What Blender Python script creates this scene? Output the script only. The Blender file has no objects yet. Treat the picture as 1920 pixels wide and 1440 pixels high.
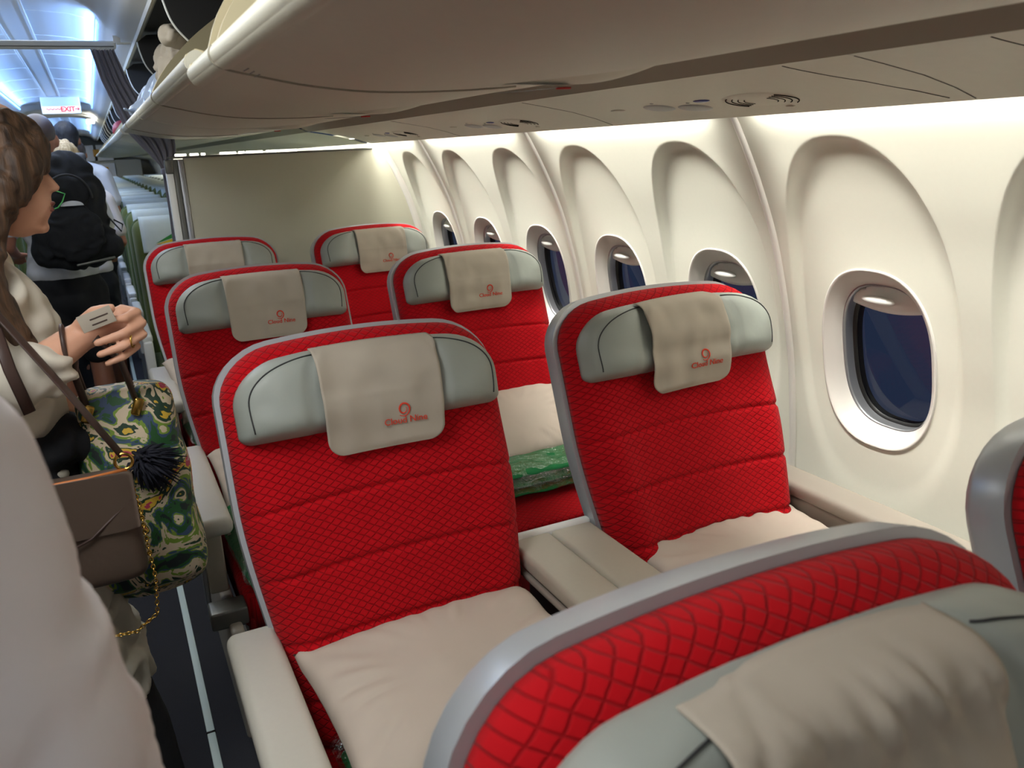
import bpy, bmesh, math, random
from mathutils import Vector, Matrix, Euler, noise
random.seed(7)
S = bpy.context.scene
col = S.collection
PI = math.pi

# ------------------------------------------------------------------ camera
cam_d = bpy.data.cameras.new('camera'); cam = bpy.data.objects.new('camera', cam_d); col.objects.link(cam)
DX = Vector((0.8977, -0.1591, 0.4108)); DY = Vector((-0.4383, -0.2280, 0.8694)); DZ = Vector((-0.0447, -0.9606, -0.2744))
right = Vector((DX.x, DY.x, DZ.x)); down = Vector((DX.y, DY.y, DZ.y)); fwd = Vector((DX.z, DY.z, DZ.z))
right.normalize(); fwd = (fwd - fwd.dot(right)*right).normalized(); up = right.cross(fwd) * 1.0
if up.z < 0: up = -up
M = Matrix((right, up, -fwd)).transposed().to_4x4()
M.translation = (.22, 0, 1.47)
cam.matrix_world = M
cam_d.sensor_width = 36; cam_d.lens = 36 * 1575 / 1920
cam_d.clip_start = .02; cam_d.clip_end = 100
cam_d.dof.use_dof = True; cam_d.dof.focus_distance = 2.0; cam_d.dof.aperture_fstop = 8.5
S.camera = cam

# ------------------------------------------------------------------ world, exposure
W = bpy.data.worlds.new('dusk'); S.world = W; W.use_nodes = True
wn = W.node_tree.nodes; wl = W.node_tree.links
bg = wn['Background']
wtc = wn.new('ShaderNodeTexCoord'); wsep = wn.new('ShaderNodeSeparateXYZ'); wr = wn.new('ShaderNodeValToRGB')
wl.new(wtc.outputs['Generated'], wsep.inputs[0]); wl.new(wsep.outputs['Z'], wr.inputs[0])
wr.color_ramp.elements[0].position = 0; wr.color_ramp.elements[0].color = (.035, .055, .12, 1)
wr.color_ramp.elements[1].position = .35; wr.color_ramp.elements[1].color = (.025, .022, .06, 1)
wl.new(wr.outputs[0], bg.inputs[0]); bg.inputs[1].default_value = .55
S.view_settings.view_transform = 'Standard'; S.view_settings.look = 'None'
S.view_settings.gamma = 1; S.view_settings.use_curve_mapping = False
S.view_settings.exposure = 0.0

def area(name, loc, size, sizey, power, color, aim):
    d = bpy.data.lights.new(name, 'AREA'); d.shape = 'RECTANGLE'; d.size = size; d.size_y = sizey
    d.energy = power; d.color = color
    o = bpy.data.objects.new(name, d); col.objects.link(o); o.location = loc
    o.rotation_euler = Vector(aim).to_track_quat('-Z', 'Y').to_euler()
    return o
# front cabin ceiling lamps (above and behind the photographer)
area('cabin_ceiling_lamp', (0, .9, 2.07), .5, 1.5, 29, (.97, .99, 1), (.15, .1, -1))
area('cabin_ceiling_lamp', (0, 2.9, 2.07), .5, 1.4, 20, (.97, .99, 1), (.15, -.1, -1))
area('cabin_ceiling_lamp', (-.1, -1.2, 2.0), .6, 1.0, 12, (.97, .99, 1), (.3, .75, -1))
# economy cabin ceiling lamps: cool white
for k in range(5):
    area('economy_ceiling_lamp', (0, 5.6 + 3.6*k, 2.05), .5, 2.6, 14, (.9, .95, 1), (0, 0, -1))
# sidewall wash lamps behind the service panels, a wide one per wall panel plus an added narrow one brightening the lower wall
for k in range(6):
    yc = 1.04 + 1.016*(k-1)
    for pw, tilt, spr in ((1.7, -20, 180), (2.5, -17, 62)):
        a_ = area('sidewall_wash_lamp', (1.478, yc, 1.517), .86, .02, pw, (1, .992, .92), (.35, 0, -1)); a_.data.spread = math.radians(spr)
        a_.rotation_euler = (Matrix.Rotation(math.radians(tilt), 3, 'Y') @ Matrix.Rotation(PI/2, 3, 'Z')).to_euler()

# ------------------------------------------------------------------ helpers
def lin(c):
    f = lambda v: (v/255)/12.92 if v/255 <= .04045 else ((v/255+.055)/1.055)**2.4
    return (f(c[0]), f(c[1]), f(c[2]), 1)

def mat(name, rgb, rough=.5, metal=0, noise_s=0, noise_a=.06, bump=0, bump_s=60, spec=.5, emit=None, emit_s=0, sheen=0, coat=0):
    m = bpy.data.materials.new(name); m.use_nodes = True
    nt = m.node_tree; p = nt.nodes['Principled BSDF']
    c = lin(rgb); p.inputs['Base Color'].default_value = c
    p.inputs['Roughness'].default_value = rough; p.inputs['Metallic'].default_value = metal
    p.inputs['Specular IOR Level'].default_value = spec
    if sheen: p.inputs['Sheen Weight'].default_value = sheen
    if coat: p.inputs['Coat Weight'].default_value = coat
    if emit: p.inputs['Emission Color'].default_value = lin(emit); p.inputs['Emission Strength'].default_value = emit_s
    tc = nt.nodes.new('ShaderNodeTexCoord')
    n = nt.nodes.new('ShaderNodeTexNoise'); n.inputs['Scale'].default_value = noise_s or 8; n.inputs['Detail'].default_value = 5
    nt.links.new(tc.outputs['Object'], n.inputs['Vector'])
    mr = nt.nodes.new('ShaderNodeMapRange'); mr.inputs[3].default_value = 1-noise_a; mr.inputs[4].default_value = 1+noise_a
    nt.links.new(n.outputs[0], mr.inputs[0])
    mx = nt.nodes.new('ShaderNodeVectorMath'); mx.operation = 'SCALE'; mx.inputs[0].default_value = c[:3]
    nt.links.new(mr.outputs[0], mx.inputs['Scale']); nt.links.new(mx.outputs[0], p.inputs['Base Color'])
    if bump:
        b = nt.nodes.new('ShaderNodeBump'); b.inputs['Strength'].default_value = bump; b.inputs['Distance'].default_value = .002
        n2 = nt.nodes.new('ShaderNodeTexNoise'); n2.inputs['Scale'].default_value = bump_s; n2.inputs['Detail'].default_value = 3
        nt.links.new(tc.outputs['Object'], n2.inputs['Vector']); nt.links.new(n2.outputs[0], b.inputs['Height'])
        nt.links.new(b.outputs[0], p.inputs['Normal'])
    return m

def diamond(name, rgb, du=.022, dv=.0138):
    """woven upholstery with a quilted diamond relief"""
    m = mat(name, rgb, .85, noise_s=30, noise_a=.08, sheen=.04, spec=.15)
    nt = m.node_tree; p = nt.nodes['Principled BSDF']; N = nt.nodes.new; L = nt.links.new
    uv = N('ShaderNodeUVMap'); sp = N('ShaderNodeSeparateXYZ'); L(uv.outputs[0], sp.inputs[0])
    nz = N('ShaderNodeTexNoise'); nz.inputs['Scale'].default_value = 45; L(uv.outputs[0], nz.inputs['Vector'])
    def ma(op, a, b=None):
        q = N('ShaderNodeMath'); q.operation = op
        for i, v in enumerate((a, b)):
            if v is None: continue
            if isinstance(v, (int, float)): q.inputs[i].default_value = v
            else: L(v, q.inputs[i])
        return q.outputs[0]
    wob = ma('MULTIPLY', ma('SUBTRACT', nz.outputs[0], .5), .4)
    a = ma('MULTIPLY', sp.outputs[0], 1/du); b = ma('ADD', ma('MULTIPLY', sp.outputs[1], 1/dv), wob)
    def tri(x): return ma('MULTIPLY', ma('ABSOLUTE', ma('SUBTRACT', ma('FRACT', x), .5)), 2)
    l1 = tri(ma('ADD', a, b)); l2 = tri(ma('SUBTRACT', a, b))
    mn = ma('MINIMUM', l1, l2)
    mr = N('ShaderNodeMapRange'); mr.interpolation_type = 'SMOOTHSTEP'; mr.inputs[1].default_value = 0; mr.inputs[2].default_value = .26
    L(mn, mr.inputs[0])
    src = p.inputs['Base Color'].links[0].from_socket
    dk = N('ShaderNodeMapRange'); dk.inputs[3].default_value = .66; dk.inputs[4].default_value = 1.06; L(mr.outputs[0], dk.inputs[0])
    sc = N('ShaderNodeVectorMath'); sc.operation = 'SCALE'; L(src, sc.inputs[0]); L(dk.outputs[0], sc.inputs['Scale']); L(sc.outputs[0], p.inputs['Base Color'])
    bp = N('ShaderNodeBump'); bp.inputs['Strength'].default_value = 1; bp.inputs['Distance'].default_value = .0012
    L(mr.outputs[0], bp.inputs['Height']); L(bp.outputs[0], p.inputs['Normal'])
    return m

M_ = dict(
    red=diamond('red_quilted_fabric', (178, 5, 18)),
    redplain=mat('red_fabric', (150, 6, 18), .9, noise_s=60, bump=.3, bump_s=300, sheen=.1),
    shell=mat('silver_grey_shell', (176, 180, 184), .32, metal=.25, noise_a=.02),
    leather=mat('light_grey_leather', (150, 155, 147), .5, noise_s=12, noise_a=.05, bump=.35, bump_s=35),
    linen=mat('beige_linen', (172, 162, 147), .9, noise_s=20, noise_a=.05, bump=.5, bump_s=18),
    pillow=mat('beige_cotton', (192, 178, 164), .9, noise_s=20, noise_a=.04, bump=.6, bump_s=14),
    orange=mat('orange_embroidery', (214, 62, 38), .8),
    beige=mat('warm_grey_plastic', (176, 170, 154), .42, noise_s=120, noise_a=.03, bump=.06, bump_s=500),
    armpad=mat('pale_grey_plastic', (190, 186, 174), .45, noise_s=120, noise_a=.03, bump=.06, bump_s=500),
    taupe=mat('taupe_plastic', (150, 141, 130), .45, noise_a=.03),
    white=mat('white_plastic', (236, 236, 232), .35, noise_a=.02),
    wall=mat('cream_sidewall', (228, 226, 212), .55, noise_s=90, noise_a=.015, bump=.05, bump_s=400),
    ring=mat('cream_window_surround', (222, 217, 210), .35, noise_a=.01),
    binm=mat('warm_grey_bin', (204, 201, 184), .5, noise_s=60, noise_a=.03, bump=.08, bump_s=300),
    cream=mat('cream_bin_end', (206, 194, 158), .6, noise_a=.03),
    dark=mat('charcoal_liner', (48, 48, 50), .7, noise_a=.05),
    black=mat('black_plastic', (14, 14, 15), .5),
    gap=mat('fascia_grey', (150, 144, 128), .6, noise_a=.03),
    bulk=mat('beige_bulkhead', (190, 187, 168), .6, noise_s=200, noise_a=.03, bump=.06, bump_s=300),
    groove=mat('panel_groove', (30, 29, 27), 1, spec=0),
    alu=mat('brushed_aluminium', (170, 172, 176), .3, metal=.7, noise_a=.03),
    alud=mat('dull_metal', (110, 110, 104), .4, metal=.5, noise_a=.05),
    carpet=mat('dark_carpet', (38, 39, 46), .95, noise_s=300, noise_a=.35, bump=.5, bump_s=700),
    strip=mat('photoluminescent_strip', (196, 214, 210), .4, noise_a=.03),
    ceil=mat('white_ceiling', (214, 216, 218), .45, noise_a=.01),
    curtain=mat('grey_curtain', (122, 120, 134), .9, noise_s=60, noise_a=.08, bump=.3, bump_s=400, sheen=.3),
    green=mat('olive_green_fabric', (82, 92, 32), .85, noise_s=90, noise_a=.1, bump=.4, bump_s=400, sheen=.2),
    greenshell=mat('sage_green_shell', (78, 98, 52), .5, noise_a=.05),
    lime=mat('lime_green_cloth', (96, 158, 40), .85, noise_s=30, noise_a=.1, bump=.4, bump_s=40),
    paper=mat('pale_headrest_paper', (190, 200, 198), .85, noise_s=30, noise_a=.05, bump=.4, bump_s=60),
    flagg=mat('green_print', (40, 130, 50), .8), flagy=mat('yellow_print', (206, 180, 30), .8), flagr=mat('red_print', (176, 40, 30), .8),
    gold=mat('gold_metal', (214, 176, 92), .22, metal=1),
    navy=mat('blanket_green', (24, 122, 66), .9, noise_s=40, noise_a=.2, bump=.6, bump_s=60),
    skin=mat('skin', (214, 162, 134), .5, noise_s=40, noise_a=.05, bump=.25, bump_s=120, spec=.4),
    skin2=mat('tanned_skin', (160, 106, 82), .5, noise_s=40, noise_a=.06, bump=.2, bump_s=120, spec=.4),
    scalp=mat('shaved_scalp', (74, 62, 60), .5, noise_s=200, noise_a=.12),
    lips=mat('lips', (150, 92, 80), .45),
    blouse=mat('ivory_blouse', (214, 206, 190), .75, noise_s=14, noise_a=.04, bump=.6, bump_s=22),
    tee=mat('white_tee', (208, 210, 216), .85, noise_s=14, noise_a=.04, bump=.5, bump_s=20),
    shirt=mat('white_linen_shirt', (228, 222, 224), .8, noise_s=14, noise_a=.06, bump=.6, bump_s=30),
    pants=mat('pale_khaki_cloth', (186, 181, 166), .85, noise_s=20, noise_a=.05, bump=.6, bump_s=26),
    blackc=mat('black_cloth', (20, 22, 27), .85, noise_s=30, noise_a=.15, bump=.5, bump_s=60),
    leatherb=mat('brown_leather', (84, 70, 60), .5, noise_s=20, noise_a=.1, bump=.3, bump_s=90),
    tan=mat('tan_leather_edge', (196, 116, 58), .5),
    strapm=mat('dark_brown_leather', (66, 48, 42), .5, noise_a=.1),
    lens=mat('frosted_lens', (160, 162, 158), .5, noise_a=.02),
    blue=mat('blue_button', (40, 50, 140), .3),
    redt=mat('red_tag', (190, 30, 24), .5),
    bluebag=mat('pale_blue_plastic', (170, 186, 212), .25, noise_s=10, noise_a=.05, bump=.8, bump_s=24),
)
def hairmat(name, a, b):
    m = bpy.data.materials.new(name); m.use_nodes = True; nt = m.node_tree; p = nt.nodes['Principled BSDF']
    p.inputs['Roughness'].default_value = .62
    tc = nt.nodes.new('ShaderNodeTexCoord'); mp = nt.nodes.new('ShaderNodeMapping'); mp.inputs['Scale'].default_value = (110, 110, 7)
    n = nt.nodes.new('ShaderNodeTexNoise'); n.inputs['Scale'].default_value = 1; n.inputs['Detail'].default_value = 4
    r = nt.nodes.new('ShaderNodeValToRGB'); r.color_ramp.elements[0].position = .3; r.color_ramp.elements[1].position = .72
    r.color_ramp.elements[0].color = lin(a); r.color_ramp.elements[1].color = lin(b)
    bp = nt.nodes.new('ShaderNodeBump'); bp.inputs['Strength'].default_value = .8; bp.inputs['Distance'].default_value = .004
    nt.links.new(tc.outputs['Object'], mp.inputs[0]); nt.links.new(mp.outputs[0], n.inputs['Vector'])
    nt.links.new(n.outputs[0], r.inputs[0]); nt.links.new(r.outputs[0], p.inputs['Base Color'])
    nt.links.new(n.outputs[0], bp.inputs['Height']); nt.links.new(bp.outputs[0], p.inputs['Normal'])
    return m
M_['hair'] = hairmat('brown_hair', (34, 22, 14), (92, 65, 42))
M_['hairblack'] = hairmat('black_hair', (14, 13, 15), (40, 38, 42))
M_['hairblonde'] = hairmat('blonde_hair', (150, 120, 80), (216, 196, 156))
M_['hairgrey'] = hairmat('dark_grey_hair', (50, 42, 40), (96, 84, 78))

def floral():
    m = bpy.data.materials.new('floral_print'); m.use_nodes = True; nt = m.node_tree; p = nt.nodes['Principled BSDF']
    tc = nt.nodes.new('ShaderNodeTexCoord'); n = nt.nodes.new('ShaderNodeTexNoise'); n.inputs['Scale'].default_value = 13; n.inputs['Detail'].default_value = 3.5
    n.inputs['Distortion'].default_value = 1.6
    nt.links.new(tc.outputs['Object'], n.inputs['Vector'])
    r = nt.nodes.new('ShaderNodeValToRGB'); cr = r.color_ramp; cr.interpolation = 'CONSTANT'
    stops = [(0, (30, 40, 40)), (.36, (36, 84, 40)), (.42, (60, 80, 110)), (.45, (120, 150, 50)), (.48, (214, 196, 166)), (.54, (30, 60, 40)), (.585, (220, 180, 60)), (.63, (190, 60, 90)), (.68, (210, 200, 190))]
    cr.elements[0].color = lin(stops[0][1]); cr.elements[1].position = stops[1][0]; cr.elements[1].color = lin(stops[1][1])
    for q, c in stops[2:]:
        e = cr.elements.new(q); e.color = lin(c)
    nt.links.new(n.outputs[0], r.inputs[0]); nt.links.new(r.outputs[0], p.inputs['Base Color']); p.inputs['Roughness'].default_value = .6
    return m
M_['floral'] = floral()
def glass(name, col_, rough=.03, clear=.75):
    m = bpy.data.materials.new(name); m.use_nodes = True; nt = m.node_tree; nt.nodes.clear()
    o = nt.nodes.new('ShaderNodeOutputMaterial'); t = nt.nodes.new('ShaderNodeBsdfTransparent'); g = nt.nodes.new('ShaderNodeBsdfGlossy')
    f = nt.nodes.new('ShaderNodeFresnel'); f.inputs[0].default_value = 1.45
    nz = nt.nodes.new('ShaderNodeTexNoise'); nz.inputs['Scale'].default_value = 30
    mx = nt.nodes.new('ShaderNodeMixShader'); t.inputs[0].default_value = (*[c*clear for c in col_], 1); g.inputs['Roughness'].default_value = rough
    nt.links.new(f.outputs[0], mx.inputs[0]); nt.links.new(t.outputs[0], mx.inputs[1]); nt.links.new(g.outputs[0], mx.inputs[2]); nt.links.new(mx.outputs[0], o.inputs[0])
    return m
M_['pane'] = glass('window_glass', (1, 1, 1))
def film():
    m = bpy.data.materials.new('clear_plastic_film'); m.use_nodes = True; nt = m.node_tree; nt.nodes.clear()
    o = nt.nodes.new('ShaderNodeOutputMaterial'); t = nt.nodes.new('ShaderNodeBsdfTransparent'); g = nt.nodes.new('ShaderNodeBsdfGlossy')
    n = nt.nodes.new('ShaderNodeTexNoise'); n.inputs['Scale'].default_value = 26; n.inputs['Detail'].default_value = 4; n.inputs['Distortion'].default_value = 1.5
    tc = nt.nodes.new('ShaderNodeTexCoord'); nt.links.new(tc.outputs['Object'], n.inputs['Vector'])
    b = nt.nodes.new('ShaderNodeBump'); b.inputs['Distance'].default_value = .02; b.inputs['Strength'].default_value = 1
    nt.links.new(n.outputs[0], b.inputs['Height']); nt.links.new(b.outputs[0], g.inputs['Normal']); g.inputs['Roughness'].default_value = .08
    mx = nt.nodes.new('ShaderNodeMixShader'); mx.inputs[0].default_value = .22
    nt.links.new(t.outputs[0], mx.inputs[1]); nt.links.new(g.outputs[0], mx.inputs[2]); nt.links.new(mx.outputs[0], o.inputs[0])
    return m
M_['film'] = film()
M_['blackfilm'] = mat('black_plastic_bag', (16, 17, 19), .15, bump=1, bump_s=40)
M_['coolemit'] = mat('lit_cove_blue', (235, 243, 255), .5, emit=(90, 150, 255), emit_s=5)
M_['whiteemit'] = mat('lit_lamp_cover', (250, 250, 240), .5, emit=(255, 248, 228), emit_s=5)

def link(name, me, m=None, parent=None, smooth=True):
    me.name = name
    o = bpy.data.objects.new(name, me); col.objects.link(o)
    if m is not None and not me.materials: me.materials.append(m if not isinstance(m, str) else M_[m])
    if parent is not None: o.parent = parent
    if smooth: me.polygons.foreach_set('use_smooth', [True]*len(me.polygons))
    return o
def tag(o, label=None, cat=None, group=None, kind=None):
    if label: o['label'] = label
    if cat: o['category'] = cat
    if group: o['group'] = group
    if kind: o['kind'] = kind
    return o
def empty(name, loc=(0, 0, 0)):
    o = bpy.data.objects.new(name, None); o.empty_display_size = .05; col.objects.link(o); o.location = loc; return o
def mesh(verts, faces, uvs=None):
    me = bpy.data.meshes.new('m'); me.from_pydata([tuple(v) for v in verts], [], faces)
    if uvs:
        ul = me.uv_layers.new(name='UVMap')
        for p in me.polygons:
            for li in p.loop_indices: ul.data[li].uv = uvs[me.loops[li].vertex_index]
    me.validate(); me.update(); return me
def fixn(me):
    bm = bmesh.new(); bm.from_mesh(me); bmesh.ops.recalc_face_normals(bm, faces=bm.faces); bm.to_mesh(me); bm.free(); return me
def sharp(o, ang=40):
    o.data.set_sharp_from_angle(angle=math.radians(ang)); return o
def grid(fn, nu, nv, uvf=None):
    vs = [fn(i/nu, j/nv) for j in range(nv+1) for i in range(nu+1)]
    fs = [(j*(nu+1)+i, j*(nu+1)+i+1, (j+1)*(nu+1)+i+1, (j+1)*(nu+1)+i) for j in range(nv) for i in range(nu)]
    return mesh(vs, fs, [uvf(i/nu, j/nv) for j in range(nv+1) for i in range(nu+1)] if uvf else None)
def thick(o, t, off=0):
    md = o.modifiers.new('s', 'SOLIDIFY'); md.thickness = t; md.offset = off; return o
def interp(tab, z):
    if z <= tab[0][0]: return tab[0][1]
    for (a, b), (c, d) in zip(tab, tab[1:]):
        if z <= c: return b + (d-b)*(z-a)/(c-a)
    return tab[-1][1]
def sm(tab, z):
    """smooth (Catmull-Rom) interpolation"""
    n = len(tab)
    if z <= tab[0][0]: return tab[0][1]
    if z >= tab[-1][0]: return tab[-1][1]
    for i in range(n-1):
        if z <= tab[i+1][0]: break
    x0, y0 = tab[i]; x1, y1 = tab[i+1]
    m0 = (y1-tab[i-1][1])/(x1-tab[i-1][0]) if i > 0 else (y1-y0)/(x1-x0)
    m1 = (tab[i+2][1]-y0)/(tab[i+2][0]-x0) if i < n-2 else (y1-y0)/(x1-x0)
    h = x1-x0; t = (z-x0)/h
    return (2*t**3-3*t*t+1)*y0+(t**3-2*t*t+t)*h*m0+(-2*t**3+3*t*t)*y1+(t**3-t*t)*h*m1
def sstep(a, b, x):
    t = max(0, min(1, (x-a)/(b-a))); return t*t*(3-2*t)
def rbox(c, s, r=.01, seg=3, rot=None):
    """rounded box, centre c, full size s"""
    bm = bmesh.new(); bmesh.ops.create_cube(bm, size=1)
    for v in bm.verts: v.co = Vector((v.co.x*s[0], v.co.y*s[1], v.co.z*s[2]))
    r = min(r, min(s)*.49)
    if r > 0: bmesh.ops.bevel(bm, geom=bm.edges[:], offset=r, segments=seg, affect='EDGES', profile=.5)
    if rot: bmesh.ops.rotate(bm, verts=bm.verts, matrix=Euler(rot).to_matrix())
    bmesh.ops.translate(bm, verts=bm.verts, vec=Vector(c))
    me = bpy.data.meshes.new('b'); bm.to_mesh(me); bm.free(); return me
def join(ms):
    bm = bmesh.new()
    for m in ms: bm.from_mesh(m)
    me = bpy.data.meshes.new('j'); bm.to_mesh(me); bm.free(); return me
def tube(pts, r, n=10, caps=True, closed=False, flat=1.0):
    pts = [Vector(p) for p in pts]; N = len(pts); rs = r if isinstance(r, (list, tuple)) else [r]*N
    vs = []; fs = []; prev = None
    for i, p in enumerate(pts):
        a = pts[(i-1) % N] if (closed or i > 0) else p; b = pts[(i+1) % N] if (closed or i < N-1) else p
        t = (b-a).normalized()
        if prev is None:
            u = t.cross(Vector((0, 0, 1)))
            if u.length < .1: u = t.cross(Vector((0, 1, 0)))
        else: u = prev - prev.dot(t)*t
        u.normalize(); prev = u; w = t.cross(u)
        for k in range(n):
            q = 2*PI*k/n; vs.append(p + rs[i]*(math.cos(q)*u + flat*math.sin(q)*w))
    for i in range(N if closed else N-1):
        for k in range(n):
            a = i*n+k; b = i*n+(k+1) % n; c = ((i+1) % N)*n+(k+1) % n; d = ((i+1) % N)*n+k
            fs.append((a, b, c, d))
    if caps and not closed:
        fs.append(tuple(range(n))[::-1]); fs.append(tuple((N-1)*n+k for k in range(n)))
    return fixn(mesh(vs, fs))
def extr_y(prof, y0, y1, ny=1, closed=False):
    n = len(prof); ys = [y0+(y1-y0)*j/ny for j in range(ny+1)]
    vs = [(x, y, z) for y in ys for (x, z) in prof]; fs = []
    m = n if closed else n-1
    for j in range(ny):
        for i in range(m):
            fs.append((j*n+i, j*n+(i+1) % n, (j+1)*n+(i+1) % n, (j+1)*n+i))
    if closed:
        fs.append(tuple(range(n))); fs.append(tuple(ny*n+k for k in range(n))[::-1])
    return fixn(mesh(vs, fs)) if closed else mesh(vs, fs)
def smoothprof(pts, n=8):
    out = []
    P = [Vector(p) for p in pts]
    for i in range(len(P)-1):
        a = P[max(i-1, 0)]; b = P[i]; c = P[i+1]; d = P[min(i+2, len(P)-1)]
        for k in range(n):
            t = k/n
            out.append(tuple(.5*((2*b)+(c-a)*t+(2*a-5*b+4*c-d)*t*t+(3*b-a-3*c+d)*t**3)))
    out.append(tuple(P[-1])); return out
def pad(fmap, Wd, H, rt, rb, front, back, crown=0, nu=32, nm=14, na=8, xr=None):
    """soft slab with rounded outline; front/back(u,v) give depths; fmap(s,t,d)->xyz"""
    ts = []
    if rb > 0: ts += [rb*(1-math.cos(PI/2*k/na)) for k in range(na)]
    ts += [rb+(H-rt-rb)*k/nm for k in range(nm+1)]
    if rt > 0: ts += [H-rt+rt*math.sin(PI/2*k/na) for k in range(1, na+1)]
    def hw(t):
        w = Wd
        if rb > 0 and t < rb: w = Wd-rb*(xr or 1)+ (xr or 1)*math.sqrt(max(0, rb*rb-(rb-t)**2))
        if rt > 0 and t > H-rt: w = Wd-rt*(xr or 1)+(xr or 1)*math.sqrt(max(0, rt*rt-(t-H+rt)**2))
        return w
    us = [-math.cos(PI*k/nu) for k in range(nu+1)]
    us = [.55*u+.45*(-1+2*k/nu) for k, u in enumerate(us)]
    vs = []; uv = []
    for fn in (front, back):
        for t in ts:
            for u in us:
                s = u*hw(t); v = t/H
                tt = t - crown*(s/Wd)**2*(v if crown else 0)
                vs.append(fmap(s, tt, fn(u, v))); uv.append((s, t))
    n = len(us); m = len(ts); off = n*m; fs = []
    for j in range(m-1):
        for i in range(n-1):
            a = j*n+i; fs.append((a, a+1, a+n+1, a+n)); fs.append((off+a, off+a+n, off+a+n+1, off+a+1))
    ring = [i for i in range(n)] + [j*n+n-1 for j in range(1, m)] + [(m-1)*n+i for i in range(n-2, -1, -1)] + [j*n for j in range(m-2, 0, -1)]
    for k in range(len(ring)):
        a = ring[k]; b = ring[(k+1) % len(ring)]; fs.append((a, off+a, off+b, b))
    return fixn(mesh(vs, fs, uv))
def E(u, n=6, m=.5): return max(0, 1-abs(u)**n)**m
def copy_tree(o, parent=None):
    c = o.copy(); col.objects.link(c)
    if parent is not None: c.parent = parent
    for ch in list(o.children): copy_tree(ch, c)
    return c

# organic shapes: overlapping ellipsoids and tapered limbs fused into one skin
def blob(name, prims, voxel, m, parent=None, smooth=6, disp=0, disps=.1):
    bm = bmesh.new()
    for p in prims:
        if p[0] == 'e':
            b2 = bmesh.new(); bmesh.ops.create_icosphere(b2, subdivisions=3, radius=1)
            R = Euler(p[3]).to_matrix() if len(p) > 3 else Matrix.Identity(3)
            for v in b2.verts: v.co = R @ Vector((v.co.x*p[2][0], v.co.y*p[2][1], v.co.z*p[2][2])) + Vector(p[1])
            t = bpy.data.meshes.new('t'); b2.to_mesh(t); b2.free(); bm.from_mesh(t); bpy.data.meshes.remove(t)
        else:   # limb: list of (point, radius)
            L = p[1]
            for (a, ra), (b, rb) in zip(L, L[1:]):
                a = Vector(a); b = Vector(b); d = (b-a).length
                n = max(2, int(d/(min(ra, rb)*.35)))
                for k in range(n+1):
                    t_ = k/n; c = a.lerp(b, t_); r = ra+(rb-ra)*t_
                    bmesh.ops.create_icosphere(bm, subdivisions=2, radius=r, matrix=Matrix.Translation(c))
    me = bpy.data.meshes.new(name); bm.to_mesh(me); bm.free()
    o = bpy.data.objects.new(name, me); col.objects.link(o)
    r = o.modifiers.new('r', 'REMESH'); r.mode = 'VOXEL'; r.voxel_size = voxel; r.use_smooth_shade = True
    s = o.modifiers.new('s', 'SMOOTH'); s.factor = .6; s.iterations = smooth
    dg = bpy.context.evaluated_depsgraph_get(); dg.update()
    me2 = bpy.data.meshes.new_from_object(o.evaluated_get(dg), depsgraph=dg)
    bpy.data.objects.remove(o); bpy.data.meshes.remove(me)
    if disp:
        ns = [v.normal.copy() for v in me2.vertices]
        for v, nn in zip(me2.vertices, ns):
            q = v.co/disps
            v.co += nn*disp*noise.noise(Vector((q.x, q.y, q.z*.6+3*noise.noise(q*.5))))
    me2.materials.clear()
    return link(name, me2, m, parent)

# ------------------------------------------------------------------ setting
def struct(name, me, m, smooth=True, label=None):
    o = link(name, me, m, None, smooth); o['kind'] = 'structure'; return o
YF, YR = -2.2, 24.0
struct('floor', rbox((0, (YF+YR)/2, -.02), (3.5, YR-YF, .04), 0), 'carpet', False)
for sx in (.272, -.272):
    o = link('floor_path_strip', rbox((sx, 9.2, .002), (.021, 19.2, .006), .002), 'strip')
    bmx = [rbox((sx, y, .003), (.023, .006, .008), 0) for y in (2.08, 3.6, 5.1)]
    tag(o, 'pale glow strip let into the dark carpet beside the %s seats' % ('red and green' if sx > 0 else 'far left bank of'), 'floor strip')
    link('strip_joint', join(bmx), 'black', o)

WALLP = [(0, 1.64), (.2, 1.695), (.45, 1.735), (.636, 1.741), (.74, 1.738), (.9, 1.725), (1.0, 1.708), (1.1, 1.686), (1.234, 1.648), (1.342, 1.604), (1.42, 1.566), (1.5, 1.522), (1.56, 1.482)]
def wallx(z): return sm(WALLP, z)
WC = [1.283+.51*k-.51*1 for k in range(0, 7)]   # window centres (first lies at the right edge of the photo)
ZC = .97
def recess(y, z):
    d = 9
    for yc in WC:
        q = (abs((y-yc)/.213)**2.3 + abs((z-1.042)/.405)**2.5)**(1/2.4)
        d = min(d, q)
    depth = interp([(.6, .001), (.75, .004), (.95, .011), (1.2, .022), (1.45, .030)], z)
    w = interp([(.6, .2), (1.0, .12), (1.45, .07)], z)
    return depth*(1-sstep(1-w*.5, 1+w*.5, d))
def wx(y, z): return wallx(z)+recess(y, z)
A_, B_ = .153, .206
def sel(th, a, b, n=2.5):
    c, s = math.cos(th), math.sin(th)
    return (a*math.copysign(abs(c)**(2/n), c), b*math.copysign(abs(s)**(2/n), s))
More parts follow.
